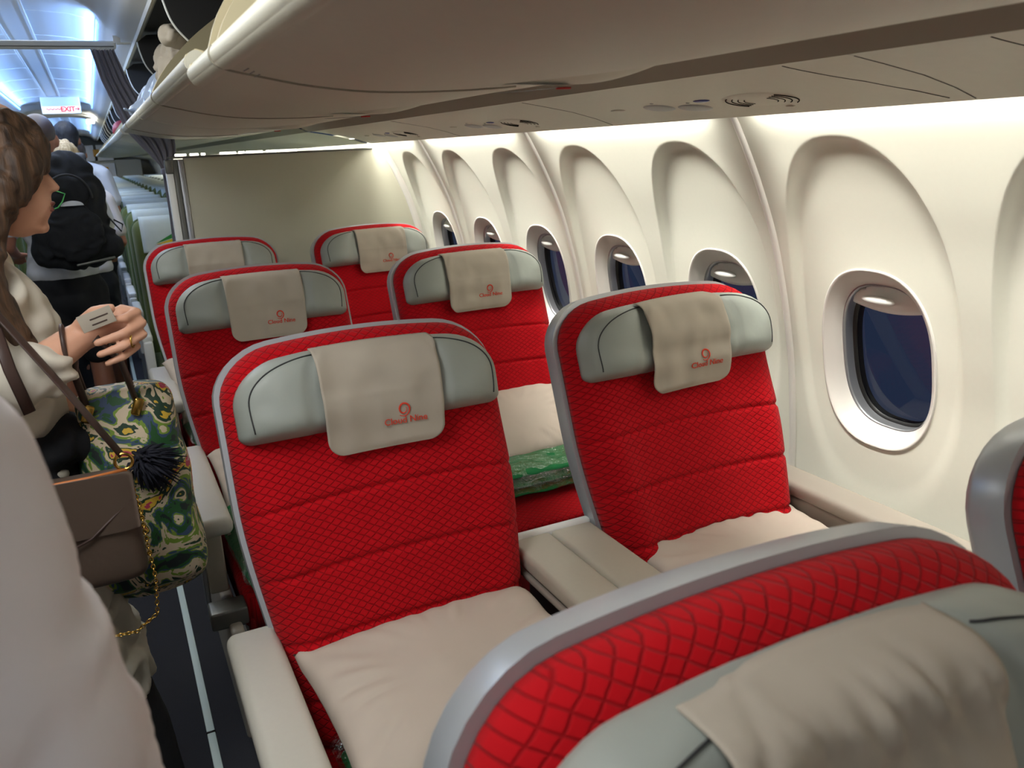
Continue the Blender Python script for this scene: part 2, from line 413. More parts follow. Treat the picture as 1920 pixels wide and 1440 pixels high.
def wall_cell(yc, y0, y1, z0=.2, z1=1.56):
    ths = sorted([2*PI*k/160 for k in range(160)])
    rings = []; NR = 56
    corners = [(y0, z0), (y1, z0), (y1, z1), (y0, z1)]
    bnd = []
    for th in ths:
        ey, ez = sel(th, A_, B_)
        dy_, dz_ = ey, ez
        ts = []
        if dy_ > 1e-6: ts.append((y1-yc)/dy_)
        if dy_ < -1e-6: ts.append((y0-yc)/dy_)
        if dz_ > 1e-6: ts.append((z1-ZC)/dz_)
        if dz_ < -1e-6: ts.append((z0-ZC)/dz_)
        t = min(ts); bnd.append([yc+dy_*t, ZC+dz_*t])
    for c in corners:
        k = min(range(len(bnd)), key=lambda i: (bnd[i][0]-c[0])**2+(bnd[i][1]-c[1])**2); bnd[k] = list(c)
    vs = []; fs = []
    def qq(y, z): return (abs((y-yc)/.213)**2.3 + abs((z-1.042)/.405)**2.5)**(1/2.4)
    tst = []
    for k, th in enumerate(ths):
        ey, ez = sel(th, A_, B_); lo, hi = 0, 1
        for _ in range(24):
            mi = (lo+hi)/2
            if qq(yc+ey+(bnd[k][0]-yc-ey)*mi, ZC+ez+(bnd[k][1]-ZC-ez)*mi) < 1: lo = mi
            else: hi = mi
        tst.append(lo)
    for r in range(NR+1):
        q = r/NR
        for k, th in enumerate(ths):
            t0 = tst[k]
            g = interp([(0, 0), (.30, .55), (.45, .85), (.5, 1)], q) if q <= .5 else None
            if q <= .5: t = t0*g
            else: t = t0+(1-t0)*interp([(.5, 0), (.62, .08), (.8, .35), (1, 1)], q)
            ey, ez = sel(th, A_, B_)
            y = yc+ey+(bnd[k][0]-yc-ey)*t; z = ZC+ez+(bnd[k][1]-ZC-ez)*t
            vs.append((wx(y, z), y, z))
    n = len(ths)
    for r in range(NR):
        for k in range(n):
            a = r*n+k; b = r*n+(k+1) % n; fs.append((a, a+n, b+n, b))
    return mesh(vs, fs)
cells = []
for k, yc in enumerate(WC):
    cells.append(wall_cell(yc, yc-.2555, yc+.2555))
yA, yB = WC[0]-.2555, WC[-1]+.2555
cells.append(grid(lambda u, v: (wallx(.2*v), yA+(yB-yA)*u, .2*v), 4, 6))
for a, b in ((YF, yA), (yB, YR)):
    cells.append(grid(lambda u, v: (wallx(1.56*v), a+(b-a)*u, 1.56*v), 4, 40))
struct('wall_right', join(cells), 'wall')
struct('wall_back', rbox((0, 23.4, 1.1), (3.6, .05, 2.3), 0), 'bulk', False)
struct('wall_front', rbox((0, -2.22, 1.1), (3.6, .04, 2.3), 0), 'bulk', False)
struct('wall_left', grid(lambda u, v: (-wallx(1.56*v), YF+(YR-YF)*u, 1.56*v), 4, 30), 'wall')
# raised joint covers between sidewall panels
tn = 0
for y in [1.5355+1.02*k for k in (-2, -1, 0, 1, 2)] + [7.2, 10, 13, 16]:
    pr = [(-.010, .001), (-.008, -.005), (-.003, -.008), (.003, -.008), (.008, -.005), (.010, .001)]
    zs = [.02+1.51*j/50 for j in range(51)]
    vs = [(wallx(z)+dx, y+dy, z) for z in zs for (dy, dx) in pr]
    fs = [(j*6+i, j*6+i+1, j*6+i+7, j*6+i+6) for j in range(50) for i in range(5)]
    tn += 1
    struct('trim_%d' % tn, mesh(vs, fs), 'ring')

# windows
def window(k, yc):
    w = empty('window_%d' % k, (1.74, yc, ZC)); w['kind'] = 'structure'
    def px(z, off): return 1.742-.17*(z-ZC)+off
    N = 72
    def ringv(a, b, n, s, off, lift=0):
        out = []
        for j in range(N):
            ey, ez = sel(2*PI*j/N, a, b, n); z = ZC+ez; y = yc+ey
            x = wx(y, z)*(1-s)+px(z, off)*s - lift
            out.append((x-1.74, y-yc, z-ZC))
        return out
    def loft(rings, name, m, par=w):
        vs = [v for r in rings for v in r]
        fs = [(i*N+j, i*N+(j+1) % N, (i+1)*N+(j+1) % N, (i+1)*N+j) for i in range(len(rings)-1) for j in range(N)]
        return link(name, mesh(vs, fs), m, par)
    loft([ringv(.156, .209, 2.5, 0, 0, -.004), ringv(.1545, .2075, 2.5, 0, 0, .003), ringv(.151, .204, 2.5, 0, 0, .004), ringv(.1475, .2, 2.5, .05, 0, .002), ringv(.142, .194, 2.5, .3, 0, 0),
          ringv(.133, .184, 2.6, .7, .0, 0), ringv(.125, .174, 2.7, .95, .006, 0), ringv(.121, .169, 2.8, 1, .014, 0)], 'window_surround', 'ring')
    loft([ringv(.1212, .1692, 2.8, 1, .012), ringv(.119, .167, 2.8, 1, .012), ringv(.1175, .165, 2.8, 1, .02), ringv(.1165, .164, 2.8, 1, .042)], 'inner_frame', 'alu')
    loft([ringv(.1175, .165, 2.8, 1, .040), ringv(.109, .157, 2.8, 1, .043), ringv(.106, .154, 2.8, 1, .060)], 'seal', 'black')
    r = ringv(.112, .16, 2.8, 1, .046)
    link('pane', mesh(r, [tuple(range(N))[::-1]]), 'pane', w, False)
    # pulled-up blind: its lower lip shows at the top of the opening
    def sh(u, v):
        y = -.112+.224*u; top = .167; bot = .150-.030+.016*math.cos((u-.5)*PI)*-1
        z = top+(bot-top)*v
        lim = B_
        return (px(ZC+z, .030-.006*math.sin(v*PI))-1.74, y*(1-.0*v), z)
    def clipx(z):  # half width of the opening at height z
        q = max(0, 1-abs(z/.165)**2.8)**(1/2.8); return .117*q
    def sh2(u, v):
        x, y, z = sh(u, v); hw = clipx(z); return (x, max(-hw, min(hw, y)), z)
    s = link('blind', grid(sh2, 24, 6), 'white', w); thick(s, .003)
    bm = bmesh.new(); bmesh.ops.create_uvsphere(bm, u_segments=20, v_segments=10, radius=1)
    for v in bm.verts: v.co = Vector((v.co.x*.008, v.co.y*.046, v.co.z*.0105))+Vector((px(ZC+.138, .010)-1.74, .01, .134))
    me = bpy.data.meshes.new('h'); bm.to_mesh(me); bm.free(); link('blind_grip', me, 'white', w)
    return w
for k, yc in enumerate(WC): window(k+1, yc)

# service panel strip under the bins (speakers, reading lamps) and fascia
PSU = [(1.176, 1.585), (1.176, 1.567), (1.19, 1.5655), (1.25, 1.555), (1.33, 1.540), (1.40, 1.522), (1.445, 1.507), (1.456, 1.503), (1.463, 1.505), (1.462, 1.512), (1.44, 1.53)]
def mir(p): return [(-x, z) for x, z in p]
struct('trim_10', extr_y([(1.10, 1.6), (1.12, 1.593), (1.168, 1.5665), (1.168, 1.62)], YF, 4.1), 'gap', False)
struct('trim_11', extr_y([(1.13, 1.605), (1.18, 1.579)], YF, 4.1), 'black', False)
struct('trim_12', extr_y([(1.10, 1.6), (1.12, 1.593), (1.168, 1.5665), (1.2, 1.57)], 4.15, YR), 'gap', False)
yj = [-2.2, -.20, .90, 1.92, 2.94, 4.08]
JO = []
panels = []
for a, b, n in zip(yj, yj[1:], ('behind the photographer', 'above the nearest window', 'over the front window seat with round speaker grille', 'over the middle window seat', 'over the rear window seat by the bulkhead')):
    root = link('service_panel', extr_y(PSU, a+.0004, b-.0004, 8), 'binm'); sharp(root, 35)
    tag(root, 'warm grey overhead service panel ' + n, 'service panel', 'overhead service panels'); panels.append((root, a, b))
def psu_pt(x, y):
    xs = [(p[0], p[1]) for p in PSU[2:8]]
    z = interp(xs, x); return Vector((x, y, z))
def disc(c, rx, ry, name, m, parent, h=.004, n=28):
    """lens-like oval on the service panel underside"""
    c = Vector(c); tang = Vector((1, 0, -.24)).normalized(); nrm = Vector((-.24, 0, -1)).normalized()
    vs = []; fs = []
    for i, (q, e) in enumerate(((1, 0), (.92, .5), (.7, .85), (.4, 1), (0.02, 1.05))):
        for k in range(n):
            a = 2*PI*k/n; vs.append(c+tang*rx*q*math.cos(a)+Vector((0, ry*q*math.sin(a), 0))+nrm*(h*e-.0005))
    for i in range(4):
        for k in range(n): fs.append((i*n+k, i*n+(k+1) % n, (i+1)*n+(k+1) % n, (i+1)*n+k))
    fs.append(tuple(4*n+k for k in range(n)))
    return link(name, fixn(mesh(vs, fs)), m, parent)
def psu_kit(root, y0, full=True):
    for dy, x in ((.31, 1.365), (.21, 1.385)):
        disc(psu_pt(x, y0+dy), .028, .05, 'reading_lamp', 'lens', root, .003)
        disc(psu_pt(x-.035, y0+dy-.02), .004, .006, 'indicator', 'lens', root, .002)
    disc(psu_pt(1.345, y0+.14), .008, .026, 'call_button', 'blue', root, .003)
    c = psu_pt(1.375, y0); tang = Vector((1, 0, -.24)).normalized(); nrm = Vector((-.24, 0, -1)).normalized()
    g = disc(c, .05, .1, 'speaker_grille', 'binm', root, .002)
    for q in (.42, .58, .74, .9):
        for s in (0, PI):
            pts = [c+tang*.048*q*math.cos(s+PI/2+a)+Vector((0, .098*q*math.sin(s+PI/2+a), 0))+nrm*(.0016) for a in [(-.75+1.5*k/16) for k in range(17)]]
            link('grille_slot', tube(pts, .0010, 6), 'groove', g)
    for dx, dy, rx, ry in ((-.02, .46, .010, .03), (.045, -.03, .006, .012)): disc(psu_pt(1.375+dx, y0+dy), rx, ry, 'indicator', 'binm', root, .003)
for (root, a, b), y0 in zip(panels[2:], (1.29, 2.31, 3.33)): psu_kit(root, y0)
psu_kit(panels[1][0], .15)
# shallow curved panel joints
for x0, yy in ((0, 1.04), (0, .70)):
    pts = [psu_pt(1.19+.25*t, yy - .10*t*t).lerp(psu_pt(1.19+.25*t, yy-.10*t*t), 1)+Vector((-.0001, 0, .0004)) for t in [k/14 for k in range(15)]]
    link('panel_joint', tube(pts, .0012, 6), 'groove', panels[2][0] if yy > .9 else panels[1][0])
o = tag(link('service_panel', extr_y(PSU, 4.16, YR, 6), 'binm'), 'long pale service panel strip over the green economy seats', 'service panel'); sharp(o, 35)
# lit wash tubes
for k in range(6):
    yc = 1.04+1.016*(k-1)
    o = link('sidewall_light', rbox((1.462, yc, 1.528), (.014, .84, .012), .004), 'whiteemit')
    tag(o, 'white sidewall wash light behind the service panel, ' + ('beside the photographer', 'over the nearest wall panel', 'over the second and third windows', 'over the fourth and fifth windows', 'over the panel before the partition', 'just past the partition')[k], 'light strip', 'sidewall wash lights')
o = None
area('economy_wash_lamp', (1.475, 12, 1.515), 15.0, .02, 30, (1, .97, .88), (.3, 0, -1)).rotation_euler = (Matrix.Rotation(math.radians(-20), 3, 'Y') @ Matrix.Rotation(PI/2, 3, 'Z')).to_euler()

# ceiling: cross section with lengthwise lit domes
CEIL = [(-.478, 1.974), (-.436, 1.985), (-.415, 1.998), (-.385, 2.03), (-.34, 2.06), (-.25, 2.085), (-.12, 2.097), (0, 2.10), (.12, 2.097), (.25, 2.085), (.34, 2.06), (.385, 2.03), (.415, 1.998), (.436, 1.985), (.478, 1.974)]
DOMES = [(3.75, 11.6), (13.6, 20.5)]
def ceilz(x, y):
    z = interp(CEIL, x); d = 0
    for a, b in DOMES:
        yc = (a+b)/2; hl = (b-a)/2
        ax = max(0, abs(x)-(.37-.35)); ay = max(0, abs(y-yc)-(hl-.55))
        q = math.hypot(ax/.35, ay/.55)
        d = max(d, 1-sstep(.90, 1.0, q))
    return z+.055*d + (0 if y < 3.75 else 0)
xs = sorted(set([-.478, -.457, .457, .478]+[-.44+.88*i/72 for i in range(73)]))
ys = []
y = YF
while y < YR:
    ys.append(y); y += .05 if (3.6 < y < 4.6 or 10.8 < y < 11.8 or 13.4 < y < 14.4) else .2
vs = [(x, y, ceilz(x, y)) for y in ys for x in xs]; n = len(xs)
struct('ceiling', mesh(vs, [(j*n+i, j*n+i+1, (j+1)*n+i+1, (j+1)*n+i) for j in range(len(ys)-1) for i in range(n-1)]), 'ceil')
# centre strip with two raised edges
for x0 in (-.085, .045):
    link_ = struct('trim_%d' % (13 if x0 < 0 else 14), join([rbox((x0+.02, 4.2+3.6, 2.145), (.012, 7.2, .008), .002), rbox((x0+.02, 17, 2.145), (.012, 6.6, .008), .002)]), 'white')
struct('trim_15', rbox((0, 7.8, 2.149), (.11, 7.2, .004), .001), 'ceil')
tn = 15
for y in [4.65, 5.5, 6.4, 7.3, 8.2, 9.2, 10.2]:
    pts = [(x, y, ceilz(x, y)-.001) for x in [-.33+.66*k/24 for k in range(25)]]
    tn += 1; struct('trim_%d' % tn, tube(pts, .003, 6), 'white')
# cove lamps along both long edges of each dome: blue, bounced off the dome
for a, b in DOMES:
    for s in (-1, 1):
        o = link('dome_light', rbox((s*.352, (a+b)/2, 2.072), (.006, b-a-1.3, .02), .002), 'coolemit')
        tag(o, 'blue-white cove light along the %s edge of the %s ceiling dome' % ('right' if s > 0 else 'left', 'nearer' if a < 5 else 'farther'), 'cove light')
        for kk in range(3):
            L_ = (b-a-1.3)/3
            l = area('dome_lamp', (s*.342, a+.65+L_*(kk+.5), 2.078), L_, .02, 7.5, (.25, .48, 1), (-s, 0, .35))
            l.rotation_euler = (Matrix.Rotation(s*math.radians(90+22), 3, 'Y') @ Matrix.Rotation(PI/2, 3, 'Z')).to_euler()

# bulkhead behind the last red row
bxs = [(z, wallx(z)-.004) for z in [1.475*k/40 for k in range(41)]]
vs = []
for (z, x) in bxs: vs += [(.60, 4.10, z), (x, 4.10, z), (x, 4.13, z), (.60, 4.13, z)]
fs = [(0, 3, 2, 1), tuple(160+k for k in range(4))]
for j in range(40):
    for k in range(4): fs.append((j*4+k, j*4+(k+1) % 4, j*4+4+(k+1) % 4, j*4+4+k))
bulk = tag(link('partition', fixn(mesh(vs, fs)), 'bulk', None, False), 'plain beige cabin partition standing behind the last red seats', 'partition')
link('edge_post', rbox((.535, 4.115, .735), (.03, .05, 1.47), .006), 'white', bulk)
link('edge_rail', rbox((.562, 4.115, .735), (.022, .036, 1.47), .003), 'alud', bulk)
link('edge_rail', rbox((.586, 4.113, .735), (.024, .044, 1.47), .004), 'alu', bulk)
link('post_cap', rbox((.536, 4.112, 1.44), (.034, .056, .06), .006), 'alud', bulk)
link('top_rail', rbox((1.0, 4.112, 1.479), (.93, .04, .009), .003), 'alud', bulk)
pr = [(-.0, -.012), (-.012, -.014), (-.03, -.012), (-.034, 0), (-.03, .012), (0, .012)]
vs = []; zs = [.4+1.09*j/50 for j in range(51)]
for z in zs:
    for dx, dy in pr: vs.append((wallx(z)+dx, 4.105+dy, z))
link('side_trim', mesh(vs, [(j*6+i, j*6+i+1, j*6+i+7, j*6+i+6) for j in range(50) for i in range(5)]), 'ring', bulk)
# lamps seen through the slot above the partition
for x0, x1 in ((.585, .635), (.65, .69), (.70, .72), (.785, .86), (.87, .90), (.905, .985), (1.0, 1.15)):
    o = link('slot_lamp', rbox((.22+((x0+x1)/2-.22)*.955, 4.118, 1.4885), ((x1-x0)*.955, .012, .010), .003), 'whiteemit')
    tag(o, 'small lit lamp segment showing in the slot over the beige partition', 'lamp', 'lamps over the partition')

# curtain rail and curtain
rail = tag(link('curtain_header', rbox((-.02, 4.3, 1.963), (.86, .035, .034), .008), 'white'), 'white header rail across the aisle below the lit ceiling', 'curtain rail')
link('rail_edge', rbox((-.02, 4.281, 1.956), (.84, .004, .004), .001), 'alud', rail)
link('rail_bracket', join([rbox((.415, 4.28, 1.985), (.03, .02, .03), .003), rbox((.44, 4.26, 1.966), (.06, .02, .008), .002)]), 'white', rail)
def cur(u, v):
    # v: 0 top .. 1 bottom ; edges traced along height
    Lt = [(1.94, .305), (1.815, .327), (1.704, .362), (1.605, .391), (1.52, .455), (1.445, .512), (1.40, .516), (1.25, .518), (1.10, .514), (.0, .46)]
    Rt = [(1.94, .395), (1.815, .431), (1.728, .468), (1.64, .52), (1.56, .588), (1.50, .585), (1.445, .551), (1.40, .547), (1.25, .56), (1.10, .568), (.0, .60)]
    z = 1.94-1.92*v
    Lx = interp(Lt[::-1], z); Rx = interp(Rt[::-1], z)
    w = Rx-Lx
    f = math.sin(u*PI*9+.6*math.sin(z*5))*.5+math.sin(u*PI*17+2)*.25
    amp = min(.02, w*.16)*(1 if z > 1.46 or z < 1.38 else .35)
    return (Lx+w*u, 4.235+amp*f+.02*math.sin(u*3), z)
c = link('curtain', grid(cur, 90, 110), 'curtain'); thick(c, .002)
tag(c, 'dark grey cabin divider curtain gathered and tied beside the partition', 'curtain')
link('tie_band', rbox((.532, 4.238, 1.42), (.044, .05, .03), .01), 'curtain', c)
hk = []
for k in range(8): hk.append(tube([(.31+.011*k, 4.24, 1.936), (.316+.011*k, 4.24, 1.947), (.322+.011*k, 4.24, 1.936)], .0022, 6))
link('hook', join(hk), 'white', c)

# rear galley
g = empty('galley', (0, 22.5, 0)); tag(g, 'pale galley wall with orange placards at the far end of the aisle', 'galley')
link('wall_panel', rbox((0, 0, .78), (2.7, .1, 1.5), .01), 'bulk', g, False)
link('wall_panel', join([rbox((x, -.08, z), (.34, .06, .36), .01) for x in (-.55, -.17, .21, .6) for z in (1.7, 1.28, .8)]), 'white', g, False)
for x, z in ((-.2, 1.62), (.12, 1.66), (.42, 1.7), (.56, 1.30), (.3, 1.3)): link('placard', rbox((x, -.12, z), (.13, .01, .16), .003), mat('orange_placard', (222, 160, 40), .5) if 'orange_placard' not in bpy.data.materials else bpy.data.materials['orange_placard'], g)
# exit sign panel hanging from the ceiling
e = empty('exit_sign', (.06, 10.2, 2.06)); tag(e, 'white hanging exit sign with red lettering and arrow', 'sign')
link('sign_board', rbox((0, 0, 0), (.36, .02, .17), .01), 'white', e)
def text(s, size, m, name, parent, M4, ext=.001, warp=None, bold=0):
    cu = bpy.data.curves.new('t', 'FONT'); cu.body = s; cu.size = size; cu.extrude = ext; cu.resolution_u = 3; cu.offset = .0001*size/.02+bold
    cu.align_x = 'CENTER'
    o = bpy.data.objects.new('t', cu); col.objects.link(o)
    dg = bpy.context.evaluated_depsgraph_get(); dg.update()
    me = bpy.data.meshes.new_from_object(o.evaluated_get(dg), depsgraph=dg)
    bpy.data.objects.remove(o)
    for v in me.vertices: v.co = warp(v.co) if warp else M4 @ v.co
    me.materials.clear(); return link(name, me, m, parent, False)
RX = Matrix.Rotation(PI/2, 4, 'X')
text('EXIT', .066, 'redt', 'lettering', e, Matrix.Translation((.06, -.013, -.060)) @ RX, bold=.0022)
link('arrow', join([tube([(.125, -.012, -.037), (.165, -.012, -.037)], .005, 6), tube([(.15, -.012, -.022), (.167, -.012, -.037), (.15, -.012, -.052)], .005, 6)]), 'redt', e)
link('squiggle', join([tube([(-.14+.012*k, -.012, -.037+.007*math.sin(k*2.3)) for k in range(13)], .0045, 5)]), 'redt', e)
o = empty('ceiling_lamp', (.33, 12.2, 1.95)); tag(o, 'two square white ceiling lamps between the blue domes', 'ceiling light')
for k in range(2): link('lamp_cover', rbox((0, .0+.62*k, .04), (.10, .34, .02), .008), 'whiteemit', o)

ordn = ['first', 'second', 'third', 'fourth', 'fifth', 'sixth', 'seventh', 'eighth', 'ninth', 'tenth', 'eleventh', 'twelfth', 'thirteenth', 'fourteenth', 'fifteenth', 'sixteenth', 'seventeenth', 'eighteenth', 'nineteenth', 'twentieth', 'twenty-first']
# ------------------------------------------------------------------ overhead bins
BOT = [(.392, 1.628), (.378, 1.620), (.373, 1.610), (.378, 1.599), (.392, 1.592), (.42, 1.585), (.5, 1.568), (.6, 1.5575), (.75, 1.5565), (.9, 1.5655), (1.05, 1.581), (1.12, 1.5935)]
BOT = smoothprof(BOT, 4)
ARC = [(.41, 1.625), (.432, 1.68), (.48, 1.745), (.552, 1.815), (.629, 1.873), (.698, 1.92), (.80, 1.955), (.92, 1.95), (1.05, 1.88), (1.12, 1.76)]
def make_bin(y0, y1, drop=0.0, label='', near=True):
    root = empty('overhead_bin', (.75, y0, 1.55)); tag(root, label, 'overhead bin')
    def dr(p):   # hinge the bucket a little further open
        x, z = p; return (x-.75, z-drop*max(0, (1.12-x)/.75)-1.55)
    out = [dr(p) for p in BOT]; inn = [dr((x, z+.018)) for x, z in BOT[::-1] if x > .41]
    link('bucket', extr_y(out+inn, 0, y1-y0, 1, closed=True), 'binm', root)
    if near: sharp(root.children[0], 50)
    # soft hand rail along the lip
    lip = [dr((.391+.016*math.cos(a), 1.609+.0185*math.sin(a))) for a in [2*PI*k/14 for k in range(14)]]
    lr = link('lip', extr_y(lip, -.004, y1-y0+.004, 1, closed=True), 'binm', root)
    sharp(lr, 60)
    for yy in (0.012, y1-y0-.012):
        poly = [dr(p) for p in smoothprof(ARC, 3)]+[dr((1.12, 1.60))]+[dr((x, z+.002)) for x, z in BOT[::-4]]
        link('end_panel', extr_y(poly, yy-.009, yy+.009, 1, closed=True), 'cream', root, False)
    return root
b1 = make_bin(-.75, 1.405, .018, 'nearest open overhead bin, a big warm grey curved underside above the seats')
b2 = make_bin(1.425, 2.865, .0, 'second open overhead bin showing a cream arched end panel')
b3 = make_bin(2.885, 4.16, .0, 'open overhead bin beside the grey curtain holding cloth and a blue plastic bag')
def lip_line(root, y, y0, drop=0):
    pts = [(x-.75-.0008, y-y0, z-drop*max(0, (1.12-x)/.75)-1.55-.0008) for x, z in BOT[4:34]]
    link('seam', tube(pts, .0016, 5), 'gap', root)
lip_line(b1, 1.14, -.75, .018); lip_line(b2, 2.17, 1.425); lip_line(b3, 3.7, 2.885)
# hand latch scoops along the bin undersides
def zb(x, drop): return interp(sorted(BOT[16:]), x)-drop*max(0, (1.12-x)/.75)
def latch(root, x, y, y0, drop):
    g_ = []
    def scoop(u, v):
        a = u*2*PI; r = v
        sx = .115*r*math.cos(a); sy = .05*r*math.sin(a)*(1-.3*math.cos(a))
        return (x+sx-.75+.06, y+sy-y0, zb(x+.06+sx, drop)-1.55-.0115*(1-r*r)*(0.35+.65*sstep(-1, .4, math.cos(a)*r)))
    s_ = link('latch_handle', grid(scoop, 32, 8), 'binm', root)
    def slot(u, v):
        a = u*2*PI; sx = .055*v*math.cos(a); sy = .022*v*math.sin(a)
        return (x-.02+sx-.75, y+sy-y0, zb(x-.02+sx, drop)-1.55-.0105-.0*v)
    link('slot', grid(slot, 24, 3), 'black', s_)
    link('tag', rbox((x+.025-.75, y-y0, zb(x+.025, drop)-1.55-.012), (.022, .006, .003), .001), 'redt', s_)
latch(b1, .80, 1.07, -.75, .018); latch(b2, .80, 2.02, 1.425, 0); latch(b3, .78, 2.98, 2.885, 0)
link('buckle', join([rbox((.50-.75, 1.05+.75, 1.655-1.55), (.05, .012, .03), .004), tube([(.475-.75, 1.0+.75, 1.64-1.55), (.50-.75, 1.0+.75, 1.67-1.55), (.53-.75, 1.0+.75, 1.655-1.55), (.475-.75, 1.0+.75, 1.64-1.55)], .005, 6)]), 'alu', b1)
# tiny printed notice on the near bin lip (illegible marks)
nm = []
for r_ in range(3):
    for k in range(3): nm.append(rbox((.405-.75+.006*r_, 1.075+.75+.012*k, zb(.41+.006*r_, 0)-1.55-.0188-.002*r_), (.002, .009, .0008), .0002))
link('notice', join(nm), 'alud', b1)
# fixed housing behind the buckets
HR = [(.478, 1.974), (.52, 2.0), (.9, 2.02), (1.3, 1.98), (1.3, 1.60)]
h = struct('trim_40', extr_y(HR, YF, YR), 'dark', False)
struct('trim_41', extr_y([(.478, 1.974), (.484, 1.962), (.496, 1.966), (.52, 2.0)], YF, YR), 'binm', False)
struct('trim_42', extr_y(mir([(.478, 1.974), (.455, 1.90), (.43, 1.75), (.40, 1.63), (.5, 1.565), (.9, 1.565), (1.45, 1.503), (1.49, 1.55)]), YF, YR), 'binm', False)
DIV = [(.492, 1.962), (.497, 1.92), (.515, 1.862), (.556, 1.81), (.62, 1.745), (.70, 1.69), (.85, 1.64), (1.1, 1.62), (1.28, 1.62), (1.28, 1.97), (.9, 2.01), (.53, 1.99)]
DS = smoothprof(DIV[:8], 5)+DIV[8:]
for k, y in enumerate([.0, 1.415, 2.875, 4.17]+[4.36+1.02*j+1.01 for j in range(13)]):
    d = link('bin_divider', extr_y(DS, y-.008, y+.008, 1, closed=True), 'dark', None, False)
    tag(d, 'dark curved divider inside the open overhead bins, ' + (['behind the photographer', 'at the end of the nearest bin', 'beyond the cream arched end panel', 'just before the grey curtain']+['%s one past the curtain' % ordn[q] for q in range(14)])[k], 'bin divider', 'bin dividers')
    link('edge_strip', tube([(x, y, z) for x, z in DS[:36]], .005, 6), 'white', d)
# grille panel inside the open compartment
# economy bins
eb = None
for k in range(14):
    y0 = 4.36+1.02*k
    if eb is None: r_ = eb = make_bin(y0, y0+1.0, 0, 'x')
    else:
        r_ = copy_tree(eb); r_.location.y = y0
    r_['group'] = 'economy overhead bins'
    r_['label'] = '%s open overhead bin past the curtain, over the green seats' % ordn[k]
# luggage and linen in the bins
o = blob('folded_linen', [('e', (.56, 3.35, 1.80), (.06, .12, .10), (0, .3, .3)), ('e', (.60, 3.3, 1.72), (.09, .16, .10)), ('e', (.54, 3.2, 1.87), (.035, .06, .035), (0, -.5, 0))], .009, 'linen', disp=.035, disps=.045)
tag(o, 'crumpled beige linen stuffed in the open bin above the blue plastic bag', 'linen')
o = blob('plastic_bag', [('e', (.50, 3.6, 1.70), (.055, .16, .095), (0, .35, 0)), ('e', (.455, 3.68, 1.655), (.05, .14, .05)), ('l', [((.42, 3.62, 1.65), .025), ((.385, 3.55, 1.652), .012), ((.365, 3.5, 1.655), .004)])], .009, 'bluebag', disp=.022, disps=.05)
tag(o, 'crinkled pale blue plastic bag poking over the open bin lip', 'plastic bag')
o = blob('red_bag', [('e', (.50, 7.6, 1.71), (.07, .16, .07)), ('e', (.54, 7.75, 1.70), (.08, .1, .06))], .015, 'redt', disp=.02)
tag(o, 'small red bag lying in an open bin over the economy seats', 'bag')

# ------------------------------------------------------------------ red business seats
def backy(z, d): return .05+(z-.646)*.364+d           # reclined back plane, relative to the seat's hinge
def fb(s, t, d): z = .46+t; s *= .84+.16*sstep(0, .42, t); return (s, backy(z, d), z-.3*d)
SEAMS = [.865, .752, .64, .54]
def backfront(u, v):
    z = .46+v*.686
    d = -.012-.052*E(u, 8, .6)*E(v, 26, .5)
    for zz in SEAMS: d += .007*math.exp(-((z-zz)/.0045)**2)
    d -= .006*math.cos(PI*u)*0
    # side bolsters and swelling below the headrest
    d -= .016*math.exp(-((abs(u)-.80)/.16)**2)*sstep(.75, .5, v)
    d += .010*math.exp(-((abs(u)-.60)/.025)**2)*sstep(.80, .7, v)*0
    return d
def hfun(u, v):
    d = -.058-.060*E(u, 7, .5)*(max(0, 1-abs(2*v-1)**5))**.5
    d += .016*math.exp(-(u/.46)**6)
    d += .005*math.exp(-((abs(u)-.50)/.035)**2)+.003*noise.noise(Vector((u*6, v*3, 0)))
    return d
def make_seat():
    r = empty('business_seat')
    link('shell', pad(fb, .272, .690, .085, .03, lambda u, v: .004, lambda u, v: .042+.035*E(u, 6)*E(v, 12), crown=.022, nu=30, xr=1.25), 'shell', r)
    sharp(r.children[0], 50)
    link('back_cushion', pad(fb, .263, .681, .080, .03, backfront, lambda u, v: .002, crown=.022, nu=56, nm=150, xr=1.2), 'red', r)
    def fh(s, t, d): z = .968+t+.012*(1-(s/.25)**2)*0; return (s, backy(z, d)-.0, z-.3*d)
    def hf(u, v):
        return hfun(u, v)
    hr = link('headrest', pad(fh, .247, .146, .075, .020, hf, lambda u, v: -.045, crown=.020, nu=60, nm=14, na=10, xr=1.15), 'leather', r)
    # stitched welt around the wings
    def weltp(u, v): return Vector(fh(u*.243, .146*v, hf(u, v)-.0006))
    for sgn in (-1, 1):
        pts = []
        path = [(.52, .93), (.62, .925), (.72, .905), (.80, .87), (.86, .81), (.90, .70), (.915, .55), (.915, .35), (.905, .14)]
        for a, b in smoothprof(path, 4): pts.append(weltp_u(fh, hf, sgn*a, b))
        link('stitching', tube(pts, .0013, 5), 'dark', hr)
    # seat cushion
    def fc(s, t, d): return (s, .05-t, .47+d)
    def cf(u, v): return -.02+.022*E(u, 8)*E(v, 10)-.0-.02*sstep(.7, 1, v)
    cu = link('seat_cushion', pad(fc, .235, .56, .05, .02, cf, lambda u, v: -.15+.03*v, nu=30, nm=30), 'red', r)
    link('seat_front', rbox((0, -.485, .30), (.46, .03, .16), .012), 'redplain', r)
    # frame below
    link('seat_base', rbox((0, -.22, .20), (.40, .40, .24), .02), 'black', r)
    for sx in (-.2, .2):
        link('leg', rbox((sx, -.22, .04), (.05, .46, .08), .01), 'alud', r)
    return r
